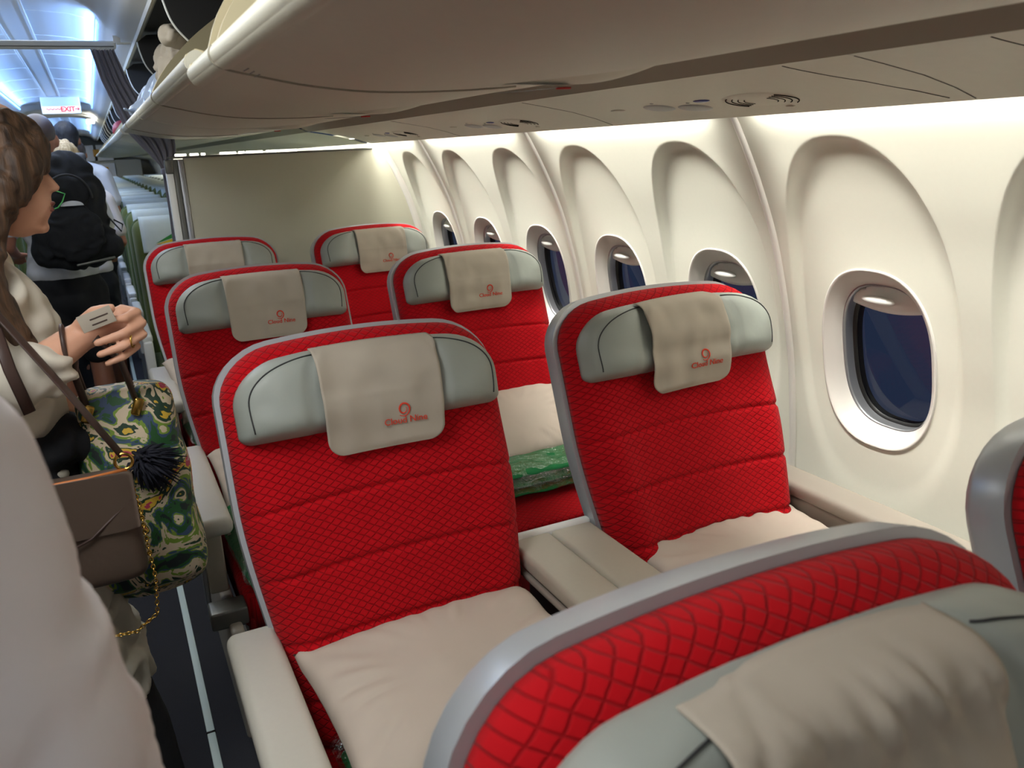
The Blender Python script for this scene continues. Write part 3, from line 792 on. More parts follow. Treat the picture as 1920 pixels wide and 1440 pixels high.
def weltp_u(fh, hf, u, v):
    t = .146*v; rt, rb, H = .075, .020, .146; Wd = .247; k = 1.15
    w = Wd
    if t < rb: w = Wd-rb*k+k*math.sqrt(max(0, rb*rb-(rb-t)**2))
    if t > H-rt: w = Wd-rt*k+k*math.sqrt(max(0, rt*rt-(t-H+rt)**2))
    s = u*w; tt = t-.020*(s/Wd)**2*v
    return Vector(fh(s, tt, hf(u, v)-.0008))
def add_aisle_arm(r, sx=-.278):
    a = link('armrest', rbox((sx, -.22, .638), (.088, .60, .046), .018, 5), 'armpad', r)
    link('armrest_post', rbox((sx-.004, -.425, .53), (.045, .05, .18), .006), 'beige', r)
    link('armrest_post', rbox((sx-.032, -.43, .50), (.012, .02, .26), .003), 'alu', r)
    link('side_panel', rbox((sx+.005, -.16, .52), (.03, .36, .19), .006), 'beige', r)
    link('hinge_block', rbox((sx+.002, -.53, .425), (.085, .07, .045), .006), 'alud', r)
    link('side_skirt', rbox((sx+.012, -.30, .27), (.03, .62, .29), .008), 'taupe', r)
def add_wall_arm(r):
    link('wall_armrest', rbox((.285, -.20, .672), (.085, .66, .036), .012, 4), 'taupe', r)
    link('wall_side_panel', rbox((.285, -.20, .52), (.06, .64, .265), .008), 'taupe', r)
XA, XB = .625, 1.318
ROWS = [.219, 1.335, 2.445, 3.56]
proto = make_seat()
protoB = copy_tree(proto)
add_aisle_arm(proto); add_wall_arm(protoB)
labs = [('nearest red seat, its silver shell and headrest filling the bottom right corner', 'red seat at the right edge of the photo, only its silver and red side showing'),
        ('red aisle seat in front, large, with pillow on its cushion and pale armrest', 'red window seat beside the nearest visible window, with the front grey console on its left'),
        ('red aisle seat in the middle row directly behind the largest aisle seat', 'red window seat in the middle row with a wrapped green blanket on its cushion'),
        ('red aisle seat of the last row, close to the curtain, its headrest cover without lettering', 'red window seat of the last row against the beige partition')]
seats = {}
for i, y in enumerate(ROWS):
    for j, (x, pr) in enumerate(((XA, proto), (XB, protoB))):
        o = pr if i == 0 else copy_tree(pr)
        o.location = (x, y+(.10 if (i, j) == (0, 1) else 0), 0); tag(o, labs[i][j], 'seat', 'red business seats'); seats[i, j] = o

# centre consoles between paired seats
def make_console():
    r = empty('centre_console')
    link('top_panel', rbox((-.048, -.24, .672), (.094, .66, .036), .010, 4), 'beige', r)
    link('top_panel', rbox((.050, -.24, .672), (.098, .66, .036), .010, 4), 'beige', r)
    link('rear_lip', rbox((0, .100, .676), (.205, .022, .036), .008, 4), 'white', r)
    link('edge_ridge', join([rbox((-.093, -.24, .646), (.012, .66, .012), .004)]), 'taupe', r)
    link('body', rbox((.015, -.20, .50), (.13, .60, .31), .01), 'black', r)
    link('foot', rbox((.015, -.20, .18), (.10, .40, .34), .01), 'alud', r)
    return r
cp = make_console()
for i, (y, lb) in enumerate(((1.335, 'long grey two-panel console between the front pair of red seats'), (2.445, 'grey console between the middle pair of red seats'), (3.56, 'grey console between the last pair of red seats'))):
    o = cp if i == 0 else copy_tree(cp)
    o.location = (.964, y, 0); tag(o, lb, 'console', 'seat consoles')
o = blob('plastic_bag', [('e', (.875, 1.10, .50), (.022, .05, .05)), ('e', (.872, 1.00, .48), (.025, .07, .05)), ('e', (.876, 1.05, .40), (.02, .12, .09))], .007, 'blackfilm', disp=.015, disps=.02)
tag(o, 'crumpled glossy black plastic bag wedged between the pillow and the grey console', 'plastic bag')

# headrest covers with embroidery
def cover(i, j, label, dx=0, dz=0, rot=0, logo=True, wr=.004, wid=.109, seed=0, gath=0):
    x0 = (XA, XB)[j]; y0 = ROWS[i]
    H = .200
    def surf(s, t, lift=0):
        # t: 0 lower hem .. 1 top fold
        w_ = wr*noise.noise(Vector((s*9+seed*7, t*3.2+seed, seed*3)))+wr*.6*noise.noise(Vector((s*26+seed, t*3, 4+seed)))
        w_ += .4*wr*math.sin(t*16+s*6+seed*2)*math.exp(-((t-.5)/.3)**2)
        w_ += gath*(.6+noise.noise(Vector((s*75+6*t, t*5, seed))))*math.exp(-((t-.80)/.16)**2)
        w_ = (w_+wr*.9)*(sstep(0, .05, t)*.8+.2)*(1-.6*sstep(.9, 1, t))
        ss = s*math.cos(rot)-(t-.5)*H*math.sin(rot)+dx
        tt = .1475-(1-t)*H*math.cos(rot)+s*math.sin(rot)+dz
        tc = max(tt, .052); k = 1.15; rt_, Hh = .075, .146
        wd = .247-rt_*k+k*math.sqrt(max(.0, rt_*rt_-max(0, min(tc, .143)-Hh+rt_)**2))
        u = min(1, abs(ss)/wd); vv = min(tc/Hh, .965)
        d = hfun(u, vv)
        if tc > .141: d += (tc-.141)*3.2
        d -= .0068+w_+lift
        tq = min(tc, .150)-.020*(ss/.247)**2*min(1, tc/Hh)
        z = .968+tq; P = Vector((ss, backy(z, d), z-.3*d))
        if tt < .052:
            q = .052-tt; P += Vector((0, -.05*q, -q*.99))
        return Vector((x0, y0, 0))+P
    def hw(t):
        r = .03/H
        return wid-(0 if t > r else .03*(1-math.sqrt(max(0, 1-((r-t)/r)**2))))
    rt = [.03/H*(1-math.cos(PI/2*k/8)) for k in range(8)]+[.03/H+(1-.03/H)*k/46 for k in range(47)]
    N = 44
    vs = [surf((-1+2*a/N)*hw(t)*(1+.03*t), t) for t in rt for a in range(N+1)]
    fs = [(k*(N+1)+a, k*(N+1)+a+1, (k+1)*(N+1)+a+1, (k+1)*(N+1)+a) for k in range(len(rt)-1) for a in range(N)]
    c = link('headrest_cover', mesh(vs, fs), 'linen'); thick(c, .0016, 0)
    tag(c, label, 'headrest cover', 'headrest covers')
    if logo:
        def warp(co): return surf(.036+co.x, (.040+co.y)/H, .0030+co.z)
        text('Cloud Nine', .0172, 'orange', 'embroidered_lettering', c, None, .0004, warp)
        # swirled nine: tapering spiral stroke
        sp = []; rr = []
        for k in range(50):
            q = k/49; a = math.radians(228+ 530*q)
            R_ = interp([(0, .0135), (.2, .0112), (.45, .0098), (.65, .0082), (.85, .0060), (1, .0048)], q)
            sp.append((.034+R_*math.cos(a)*.95, .0405+.0255+R_*math.sin(a)*1.05, .0)); rr.append(.0005+.0013*math.sin(PI*min(1, q*1.05+.03)))
        tb = tube(sp, rr, 6)
        for v in tb.vertices: v.co = surf(v.co.x, v.co.y/H, .0030+v.co.z*.3)
        link('embroidered_swirl', tb, 'orange', c)
    return c
cover(0, 0, 'large blurred beige headrest cover with gathered folds on the nearest seat, bottom right', wr=.009, logo=False, seed=3, dx=-.022, gath=.012)
cover(1, 0, 'beige headrest cover with orange lettering on the large front aisle seat', dx=.005, seed=1)
cover(1, 1, 'crooked creased beige headrest cover with orange lettering on the front window seat', dx=-.01, rot=.03, wr=.009, seed=5, wid=.1)
cover(2, 0, 'beige headrest cover with orange lettering on the middle aisle seat', seed=2)
cover(2, 1, 'beige headrest cover with orange lettering on the middle window seat', dx=-.01, wr=.006, seed=4)
cover(3, 0, 'plain beige headrest cover on the last aisle seat', logo=False, seed=6, wr=.003)
cover(3, 1, 'beige headrest cover with orange lettering on the last window seat by the partition', dx=.015, seed=8)
# loose thread on the nearest window seat
o = link('thread', tube([Vector(p)+Vector((-.012, .202, .062)) for p in [(1.075, .245, .955), (1.078, .243, .945), (1.083, .242, .94), (1.09, .241, .944), (1.091, .241, .951), (1.086, .242, .953), (1.083, .242, .946), (1.084, .243, .938)]], .0006, 5), 'white')
tag(o, 'loose white thread stuck to the red side of the seat at the right edge', 'thread')

# pillows and wrapped blankets
def pillow(cx, cy, cz, L, Wd, T, rz, tilt, label, seed, roll=0):
    def f(u, v, side):
        s = -1+2*u; t = -1+2*v
        ex = (1-abs(s)**3.2); ey = (1-abs(t)**3.2)
        h = T*max(0, ex*ey)**.42
        pin = 1-.07*(1-abs(t)**2)*abs(s)**6
        pin2 = 1-.05*(1-abs(s)**2)*abs(t)**6
        x = s*L/2*pin; y = t*Wd/2*pin2
        k = 1.0 if side > 0 else -.75
        rad = noise.noise(Vector((s*2.3+seed, t*1.9, seed)))
        edge = max(abs(s), abs(t))
        a = math.atan2(t, s)
        pl = .012*noise.noise(Vector((a*6+seed*3, 0, edge*1.2)))*sstep(.35, .8, edge)*(1-sstep(.93, 1, edge))
        z = k*h+(.010*rad+pl)*(1-edge**6)
        z += .015*sstep(.85, 1, abs(s))*sstep(.8, 1, abs(t))*math.sin(seed*5+s*2+t*3)
        return Vector((x, y, z))
    n = 60; vs = []; fs = []
    for side in (1, -1):
        for j in range(n+1):
            for i in range(n+1): vs.append(f(i/n, j/n, side))
    off = (n+1)**2
    for j in range(n):
        for i in range(n):
            a = j*(n+1)+i; fs.append((a, a+1, a+n+2, a+n+1)); fs.append((off+a, off+a+n+1, off+a+n+2, off+a+1))
    ms = mesh(vs, fs)
    bm = bmesh.new(); bm.from_mesh(ms); bmesh.ops.remove_doubles(bm, verts=bm.verts, dist=.0005); bmesh.ops.recalc_face_normals(bm, faces=bm.faces); bm.to_mesh(ms); bm.free()
    o = link('pillow', ms, 'pillow'); o.location = (cx, cy, cz); o.rotation_euler = (tilt, roll, rz)
    tag(o, label, 'pillow', 'beige seat pillows'); return o
def blanket(cx, cy, cz, sx, sy, sz, label, rz=0, tilt=0):
    r = empty('blanket_pack', (cx, cy, cz)); r.rotation_euler = (tilt, 0, rz); tag(r, label, 'blanket', 'wrapped green blankets')
    for k in range(3):
        z = -sz/2+sz*(k+.5)/3
        def fm(s, t, d, z=z): return (s+.004*noise.noise(Vector((t*20, k, 0))), t-sy/2, z+d+.006*noise.noise(Vector((s*14, t*14, k*3))))
        h = sz/6*1.05
        link('folded_layer', pad(fm, sx/2-.008*k, sy, .02, .02, lambda u, v: h*E(u, 4)*E(2*v-1, 8), lambda u, v: -h*E(u, 4)*E(2*v-1, 8), nu=24, nm=10), 'navy', r)
    def ff(s, t, d):
        q = Vector((s*22, t*22, d*30))
        return (s+.006*noise.noise(q), t-sy/2-.01+.01*noise.noise(q+Vector((5, 0, 0))), d+.008*noise.noise(q+Vector((0, 7, 0))))
    link('plastic_wrap', pad(ff, sx/2+.012, sy+.02, .02, .02, lambda u, v: (sz/2+.006)*E(u, 4)*E(2*v-1, 8), lambda u, v: -(sz/2+.004)*E(u, 4)*E(2*v-1, 8), nu=40, nm=30), 'film', r)
    return r
pillow(.640, 1.135, .605, .46, .40, .062, .04, .10, 'beige pillow lying on the front aisle seat, its left corner sticking up', 1.3)
blanket(.625, 1.07, .502, .36, .34, .060, 'green blanket in clear wrap hidden under the front aisle seat pillow')
pillow(1.335, 1.175, .60, .46, .40, .055, -.03, .10, 'beige pillow lying on the front window seat beside the console', 2.1)
blanket(1.318, 1.12, .500, .36, .34, .055, 'green blanket in clear wrap under the front window seat pillow')
pillow(1.335, 2.31, .60, .44, .34, .050, 0, .42, 'beige pillow propped on the wrapped blanket of the middle window seat', 3.2)
blanket(1.315, 2.20, .520, .40, .34, .085, 'green blanket in crinkled clear wrap on the middle window seat, below a propped pillow')
pillow(.60, 2.28, .60, .42, .34, .045, 0, .35, 'beige pillow on the middle aisle seat, mostly hidden by the seat in front', 4.4)
blanket(.575, 2.06, .53, .36, .30, .085, 'green blanket in clear wrap bulging beside the armrest of the middle aisle seat', .1, .2)
pillow(.575, 3.35, .63, .42, .34, .045, .1, .55, 'beige pillow leaning against the armrest of the last aisle seat', 5.7)
blanket(.57, 3.18, .53, .36, .28, .08, 'green blanket in clear wrap on the last aisle seat beside the armrest', .1, .15)

# ------------------------------------------------------------------ green economy seats
def make_eco():
    r = empty('economy_seat')
    def fm(s, t, d): z = .42+t; return (s, .03+(z-.5)*.22+d, z-.2*d)
    link('shell', pad(fm, .212, .76, .06, .03, lambda u, v: .0, lambda u, v: .03+.025*E(u, 6)*E(v, 8), crown=.01, nu=16, nm=6, na=6), 'greenshell', r)
    link('back_cushion', pad(fm, .205, .752, .06, .03, lambda u, v: -.01-.06*E(u, 6)*E(v, 14)-.02*sstep(.72, .8, v)*E(u, 6)*E(v, 14), lambda u, v: .0, crown=.01, nu=20, nm=14, na=6), 'green', r)
    def hc(u, v):
        s = (-1+2*u)*.165; t = .56+v*.20
        if v > .9: return fm(s, .758, -.075+.11*(v-.9)/.1)
        return fm(s, t, -.098*E(s/.205, 6)*E(min(1, t/.752), 14)**.5-.006)
    c = link('headrest_paper', grid(hc, 14, 20), 'paper', r); thick(c, .002)
    def hp(s, v): return Vector(fm(s, .56+v*.20, -.098*E(s/.205, 6)*E(min(1, (.56+v*.2)/.752), 14)**.5-.0085))
    tri_ = lambda a, b, c_: grid(lambda p, q: hp(*(Vector(a)*(1-p)+(Vector(b)*(1-q)+Vector(c_)*q)*p)), 8, 4)
    link('print', tri_((-.10, .22), (.12, .78), (.14, .52)), 'flagg', c); link('print', tri_((-.10, .20), (.14, .50), (.14, .24)), 'flagy', c); link('print', tri_((-.11, .19), (.02, .22), (.0, .17)), 'flagr', c)
    def fc(s, t, d): return (s, .0-t, .47+d)
    link('seat_cushion', pad(fc, .205, .42, .04, .02, lambda u, v: -.01+.02*E(u, 6)*E(v, 8)-.015*v, lambda u, v: -.11, nu=14, nm=6, na=5), 'green', r)
    link('seat_base', rbox((0, -.2, .19), (.3, .3, .34), .02), 'black', r)
    return r
def add_eco_arm(r, s):
    link('armrest', rbox((s*.232, -.21, .622), (.05, .40, .04), .012), 'white', r)
    link('armrest_end', rbox((s*.232, -.385, .50), (.046, .07, .22), .012), 'white', r)
    link('armrest_body', rbox((s*.232, -.17, .49), (.03, .30, .24), .006), 'dark', r)
    link('aisle_leg', rbox((s*.225, -.33, .24), (.035, .06, .44), .008), 'alu', r)
ep = make_eco(); epa = copy_tree(ep); add_eco_arm(epa, -1); epl = copy_tree(ep); add_eco_arm(epl, 1)
for i in range(21):
    y = 4.86+.79*i
    for j, (x, pr, nm_) in enumerate(((.575, epa, 'aisle'), (1.02, ep, 'middle'), (1.44, ep, 'window'), (-.575, epl, 'far'))):
        if j == 3 and i > 8: continue
        if j == 3: lb = 'green economy seat across the aisle behind the walking passengers, %s row from the curtain' % ordn[i]
        else: lb = 'green economy %s seat with pale headrest paper, %s row behind the partition' % (nm_, ordn[i])
        first = (i == 0 and j != 2)
        o = pr if first else copy_tree(pr)
        o.location = (x, y, 0); tag(o, lb, 'seat', 'green economy seats')
for i in range(6):
    y = 4.70+.79*i
    def fm(s, t, d): return (s, t-.13, d+.01*noise.noise(Vector((s*9, t*9, i*3.))))
    o = link('cushion_cloth', pad(fm, .17, .26, .03, .03, lambda u, v: .035*E(u, 4)*E(2*v-1, 4), lambda u, v: -.01, nu=18, nm=10), 'lime')
    o.location = (.575, y, .50); tag(o, 'bright green folded pillow on the %s green aisle seat' % ordn[i], 'pillow', 'bright green folded pillows')

# ------------------------------------------------------------------ people
def place(prims, x, y, k, ang):
    """scale and turn a figure built facing +y at the origin"""
    R = Matrix.Rotation(ang, 3, 'Z'); out = []
    T = lambda p: tuple(R @ Vector((p[0]*k, p[1]*k, p[2]*k)) + Vector((x, y, 0)))
    for p in prims:
        if p[0] == 'e':
            e = p[3] if len(p) > 3 else (0, 0, 0)
            out.append(('e', T(p[1]), tuple(q*k for q in p[2]), (e[0], e[1], e[2]+ang)))
        else: out.append(('l', [(T(a), r*k) for a, r in p[1]]))
    return out
def hand(s, w, f):
    """right (s=1) or left hand: wrist w, direction f (unit); five curled fingers"""
    w = Vector(w); f = Vector(f).normalized(); side = f.cross(Vector((0, 0, 1))).normalized()*s; dn = Vector((0, 0, -1))
    pr = [('e', tuple(w+f*.045), (.038, .045, .017), (0, 0, math.atan2(f.y, f.x)-PI/2))]
    for i, (o, L) in enumerate(((.027, .066), (.009, .075), (-.009, .070), (-.027, .055))):
        b = w+f*.075-side*o*-1*1.0
        m_ = b+f*L*.5+dn*.010; e = b+f*L*.75+dn*L*.5
        pr.append(('l', [(tuple(b), .0095), (tuple(m_), .0088), (tuple(e), .0075)]))
    t0 = w+f*.025-side*.030; pr.append(('l', [(tuple(t0), .012), (tuple(t0-side*.022+f*.025), .010), (tuple(t0-side*.022+f*.05+dn*.012), .0085)]))
    return pr
def figure(nm, x, y, k, ang, label, hair=None, top='tee', legs='blackc', shorts=True, skin='skin2', arms=(.22, .22), headtilt=0, stride=.05, part_low=True):
    body = [('e', (0, 0, 1.27), (.155, .10, .19)), ('e', (0, .005, 1.07), (.135, .10, .16)), ('e', (0, 0, .93), (.155, .11, .13)),
            ('l', [((-.15, 0, 1.42), .055), ((0, 0, 1.44), .07), ((.15, 0, 1.42), .055)]),
            ('l', [((0, -.005, 1.44), .058), ((0, .01, 1.56), .053)]),
            ('e', (0, .012, 1.665), (.076, .096, .105)), ('e', (0, .055, 1.60), (.052, .045, .06)), ('e', (0, .085, 1.568), (.026, .02, .018)),
            ('l', [((0, .105, 1.66), .010), ((0, .122, 1.625), .012)]), ('e', (0, .1, 1.592), (.024, .014, .009)),
            ('e', (.078, .005, 1.64), (.012, .020, .032)), ('e', (-.078, .005, 1.64), (.012, .020, .032))]
    for s in (-1, 1):
        st = stride*s
        body.append(('l', [((.09*s, 0, .90), .088), ((.095*s, .02+st*.4, .50), .056), ((.095*s, st*.3-.01, .36), .058), ((.098*s, st-.01, .09), .036)]))
        body.append(('l', [((.098*s, st-.03, .045), .036), ((.105*s, st+.14, .03), .027)]))
        el = (.235*s, -.03, 1.14); wr = (.20*s, arms[0 if s < 0 else 1], 1.08)
        body.append(('l', [((.175*s, 0, 1.41), .055), (el, .040), (wr, .027)]))
        d = Vector(wr)-Vector(el); body += hand(s, wr, d)
    o = blob(nm, place(body, x, y, k, ang), .0085, skin, smooth=4)
    tag(o, label, 'person')
    shirt_ = [('e', (0, 0, 1.26), (.175, .122, .21)), ('e', (0, .005, 1.05), (.165, .125, .18)), ('e', (0, 0, .99), (.17, .125, .09)),
              ('l', [((-.165, 0, 1.415), .068), ((-.05, 0, 1.455), .062), ((.05, 0, 1.455), .062), ((.165, 0, 1.415), .068)])]
    for s in (-1, 1): shirt_.append(('l', [((.178*s, 0, 1.40), .070), ((.218*s, -.02, 1.24), .062), ((.223*s, -.022, 1.22), .062)]))
    blob('shirt', place(shirt_, x, y, k, ang), .010, top, o, smooth=5, disp=.012, disps=.09)
    pants_ = [('e', (0, 0, .93), (.172, .125, .10)), ('e', (0, 0, .84), (.165, .118, .10))]
    for s in (-1, 1):
        st = stride*s
        if shorts: pants_.append(('l', [((.09*s, 0, .88), .105), ((.10*s, .01+st*.4, .55), .088)]))
        else: pants_.append(('l', [((.09*s, 0, .88), .102), ((.095*s, .02+st*.4, .50), .075), ((.098*s, st-.01, .10), .055)]))
    blob('shorts' if shorts else 'trousers', place(pants_, x, y, k, ang), .011, legs, o, smooth=5, disp=.012, disps=.09)
    for s in (-1, 1):
        st = stride*s
        blob('shoe', place([('l', [((.098*s, st-.04, .045), .044), ((.106*s, st+.15, .032), .034)]), ('e', (.1*s, st+.04, .02), (.045, .14, .018))], x, y, k, ang), .010, 'tee', o)
    hr = []
    if hair == 'shaved': hr = [('e', (0, -.004, 1.688), (.079, .094, .088))]
    elif hair in ('short',): hr = [('e', (0, -.008, 1.69), (.084, .100, .092)), ('e', (0, -.035, 1.64), (.072, .07, .065))]
    elif hair == 'bun': hr = [('e', (0, -.012, 1.69), (.088, .105, .096)), ('e', (0, -.04, 1.62), (.08, .075, .09)), ('e', (0, -.11, 1.66), (.045, .04, .045))]
    return o, place(hr, x, y, k, ang)
man, hr = figure('person', .025, 4.80, .965, .1, 'person with shaved head in white tee and black shorts carrying a black backpack', hair='shaved', stride=.08)
blob('shaved_hair', hr, .009, 'scalp', man, smooth=4)
p2, hr = figure('person', .11, 6.8, .99, .05, 'person with short black hair and white shirt walking ahead of the backpack carrier', hair='short', legs='blackc', shorts=False)
blob('hair', hr, .009, 'hairblack', p2, disp=.004, disps=.02)
p3, hr = figure('person', .105, 5.45, .90, 0, 'short person with pale blonde hair glimpsed between the shaved head and the black-haired person', hair='bun', top='shirt', legs='blackc', shorts=False, arms=(.1, .1))
blob('hair', hr, .009, 'hairblonde', p3, disp=.014, disps=.03)
p4, hr = figure('person', .13, 7.3, .93, 0, 'person with dark grey hair farther down the aisle', hair='bun', top='blackc', legs='blackc', shorts=False, arms=(.15, .15))
blob('hair', hr, .009, 'hairgrey', p4, disp=.006, disps=.03)
p5, hr = figure('person', .14, 8.6, .94, 0, 'person with black hair in pale top standing farthest down the aisle', hair='short', top='tee', legs='blackc', shorts=False, arms=(.15, .15))
blob('hair', hr, .009, 'hairblack', p5)

# backpack
bp = empty('backpack', (.105, 4.56, .99)); tag(bp, 'black backpack with white emblem and green ribbon worn by the person with shaved head', 'backpack')
bp.rotation_euler = (.0, .0, .1); bp.scale = (1.08, 1.0, 1.12)
blob('main_compartment', [('e', (0, 0, .25), (.155, .09, .24)), ('e', (.0, -.005, .13), (.165, .095, .14)), ('e', (0, .0, .36), (.12, .07, .10)), ('l', [((-.11, 0, .08), .07), ((.12, 0, .08), .07)])], .009, 'blackc', bp, disp=.02, disps=.08)
blob('front_pocket', [('e', (0, -.085, .15), (.12, .035, .12)), ('e', (0, -.075, .32), (.09, .03, .07))], .008, 'blackc', bp, disp=.012, disps=.05)
link('zip', tube([(.09*math.cos(a), -.108+.02*abs(math.cos(a)), .29+.10*math.sin(a)) for a in [PI*k/20 for k in range(21)]], .0035, 6), 'dark', bp)
link('bottom_strap', rbox((.06, -.105, .03), (.16, .012, .010), .004, rot=(0, -.12, 0)), 'alud', bp)
for s in (-1, 1):
    link('shoulder_strap', tube([(s*.07, .03, .40), (s*.08, .06, .455), (s*.085, .14, .468), (s*.09, .21, .42), (s*.09, .25, .30)], .028, 10, flat=.35), 'dark', bp)
link('side_strap', tube([(.15, -.02, .20), (.19, -.03, .14), (.20, -.02, .17), (.17, 0, .19)], .008, 8, flat=.4), 'blackc', bp)
link('side_strap', tube([(-.15, -.02, .20), (-.19, -.03, .16), (-.17, 0, .17)], .010, 8, flat=.4), 'blackc', bp)
link('top_handle', tube([(-.03, 0, .43), (-.02, -.01, .465), (.02, -.01, .465), (.03, 0, .43)], .007, 8), 'dark', bp)
em = []
def emb(u, v): # quarter-dome emblem patch
    a = PI*u; return (.005-.045*math.cos(a)*v, -.118+.004*v, .265+.020*math.sin(a)*v)
link('emblem', grid(emb, 20, 4), 'tee', bp); thick(bp.children[-1], .002)
link('ribbon', tube([(-.05, -.118, .33), (-.015, -.125, .315), (-.03, -.125, .285), (-.05, -.122, .262), (-.075, -.12, .255)], .007, 6, flat=.3), mat('green_ribbon', (110, 220, 120), .5), bp)

# woman with long brown hair (turned towards the seats)
wy = 1.78
HX = .012
W_ = [('e', (.042+HX, wy, 1.492), (.096, .072, .098)), ('e', (.080+HX, wy, 1.418), (.058, .054, .072)), ('e', (.094+HX, wy, 1.372), (.030, .030, .022)), ('e', (.112+HX, wy, 1.362), (.014, .016, .012)),
      ('l', [((.127+HX, wy, 1.462), .008), ((.141+HX, wy, 1.437), .0095), ((.146+HX, wy, 1.431), .0085)]), ('e', (.132+HX, wy-.010, 1.428), (.010, .008, .006)), ('e', (.132+HX, wy+.010, 1.428), (.010, .008, .006)),
      ('e', (.122+HX, wy, 1.409), (.015, .022, .014)), ('e', (.131+HX, wy, 1.404), (.007, .020, .0055)), ('e', (.127+HX, wy, 1.391), (.009, .017, .0055)), ('e', (.105+HX, wy-.03, 1.42), (.02, .018, .02)),
      ('l', [((.03, wy, 1.40), .05), ((-.005, wy, 1.28), .052)]),
      ('e', (-.02, wy, 1.16), (.10, .145, .17)), ('e', (-.015, wy, .98), (.095, .13, .13)), ('e', (0, wy, .88), (.11, .155, .12)), ('e', (.04, wy-.05, 1.17), (.06, .06, .06)), ('e', (.04, wy+.05, 1.17), (.06, .06, .06)),
      ('l', [((-.01, wy-.13, 1.27), .048), ((-.01, wy, 1.285), .05), ((-.01, wy+.13, 1.27), .048)]),
      # near arm and hand
      ('l', [((-.02, 1.64, 1.26), .048), ((-.01, 1.585, 1.095), .038), ((.06, 1.60, 1.125), .038), ((.15, 1.645, 1.172), .029)]),
      ('l', [((.15, 1.645, 1.172), .027), ((.20, 1.655, 1.19), .026), ((.225, 1.655, 1.192), .020)]), ('e', (.215, 1.652, 1.188), (.035, .016, .034)),
      ('l', [((.232, 1.655, 1.213), .012), ((.255, 1.632, 1.211), .0092), ((.234, 1.604, 1.207), .0085), ((.212, 1.600, 1.207), .0072)]),
      ('l', [((.236, 1.655, 1.196), .012), ((.261, 1.626, 1.192), .0092), ((.228, 1.597, 1.182), .0085), ((.184, 1.596, 1.171), .0072)]),
      ('l', [((.232, 1.655, 1.179), .0115), ((.259, 1.626, 1.171), .0090), ((.226, 1.597, 1.160), .0083), ((.185, 1.597, 1.150), .0070)]),
      ('l', [((.225, 1.655, 1.163), .011), ((.246, 1.630, 1.150), .0082), ((.220, 1.603, 1.139), .0075), ((.194, 1.605, 1.131), .0062)]),
      ('l', [((.165, 1.640, 1.196), .017), ((.188, 1.610, 1.222), .012), ((.214, 1.596, 1.228), .0095)]),
      # far arm
      ('l', [((-.02, 1.92, 1.26), .048), ((-.02, 1.97, 1.06), .038), ((.10, 1.93, .98), .027)])] + hand(-1, (.10, 1.93, .98), (1, -.1, -.5)) + [
      # legs
      ('l', [((.0, wy-.08, .86), .085), ((.08, wy-.05, .50), .056), ((.115, wy-.03, .10), .036)]), ('l', [((.115, wy-.03, .06), .036), ((.22, wy-.02, .04), .026)]),
      ('l', [((.0, wy+.08, .86), .085), ((.0, wy+.09, .50), .056), ((-.06, wy+.09, .10), .036)]), ('l', [((-.06, wy+.09, .06), .036), ((.04, wy+.1, .04), .026)])]
wm = blob('person', W_, .0036, 'skin', smooth=4)
tag(wm, 'person with long brown hair and ivory blouse holding a card, standing in the aisle', 'person')
blob('lips', [('e', (.136+HX, wy, 1.4035), (.0062, .017, .0042)), ('e', (.1325+HX, wy, 1.3925), (.0068, .015, .0045))], .0022, 'lips', wm, smooth=2)
H_ = [('e', (.050, wy, 1.495), (.112, .090, .094)), ('e', (-.03, wy, 1.42), (.09, .09, .12)), ('e', (.088, wy, 1.502), (.077, .072, .064), (0, .2, 0)),
      ('e', (.085, wy-.045, 1.475), (.066, .036, .062), (0, .45, 0)),
      ('l', [((.105, wy-.050, 1.475), .046), ((.080, wy-.066, 1.437), .044), ((.050, wy-.078, 1.395), .040), ((.034, wy-.09, 1.34), .037), ((.032, wy-.115, 1.27), .034), ((.055, wy-.13, 1.205), .028), ((.080, wy-.135, 1.165), .014), ((.092, wy-.132, 1.135), .004)]),
      ('l', [((.0, wy-.08, 1.44), .05), ((-.01, wy-.10, 1.33), .05), ((.0, wy-.13, 1.25), .04), ((.035, wy-.14, 1.18), .022), ((.045, wy-.14, 1.13), .006)]),
      ('l', [((-.04, wy, 1.42), .06), ((-.06, wy, 1.30), .07), ((-.09, wy, 1.18), .045)]),
      ('l', [((.03, wy+.07, 1.46), .03), ((.02, wy+.08, 1.35), .028), ((.03, wy+.10, 1.22), .018)])]
blob('hair', H_, .0045, 'hair', wm, smooth=6, disp=.010, disps=.03)
B_L = [('e', (-.015, wy, 1.18), (.125, .165, .15)), ('e', (.0, wy, 1.06), (.115, .155, .09)), ('e', (-.005, wy-.02, 1.025), (.105, .15, .05)), ('e', (.05, wy, 1.17), (.075, .12, .075)),
       ('l', [((-.01, wy-.13, 1.275), .058), ((-.01, wy-.03, 1.295), .055), ((-.01, wy+.03, 1.295), .055), ((-.01, wy+.13, 1.275), .058)]),
       ('l', [((-.02, 1.64, 1.25), .066), ((.0, 1.60, 1.14), .064), ((.05, 1.598, 1.125), .055), ((.098, 1.61, 1.142), .045)]), ('l', [((.07, 1.60, 1.12), .04), ((.10, 1.605, 1.105), .030)]),
       ('l', [((-.02, 1.92, 1.25), .062), ((.0, 1.96, 1.10), .058), ((.07, 1.95, 1.09), .048)])]
blob('blouse', B_L, .006, 'blouse', wm, smooth=6, disp=.022, disps=.07)
blob('dark_wrap', [('e', (.0, wy, .96), (.125, .165, .07)), ('e', (.01, wy, .86), (.13, .17, .12)), ('e', (.04, wy-.06, .74), (.085, .09, .12)), ('e', (.10, wy-.05, .97), (.05, .08, .05))], .008, 'blackc', wm, disp=.02, disps=.06)
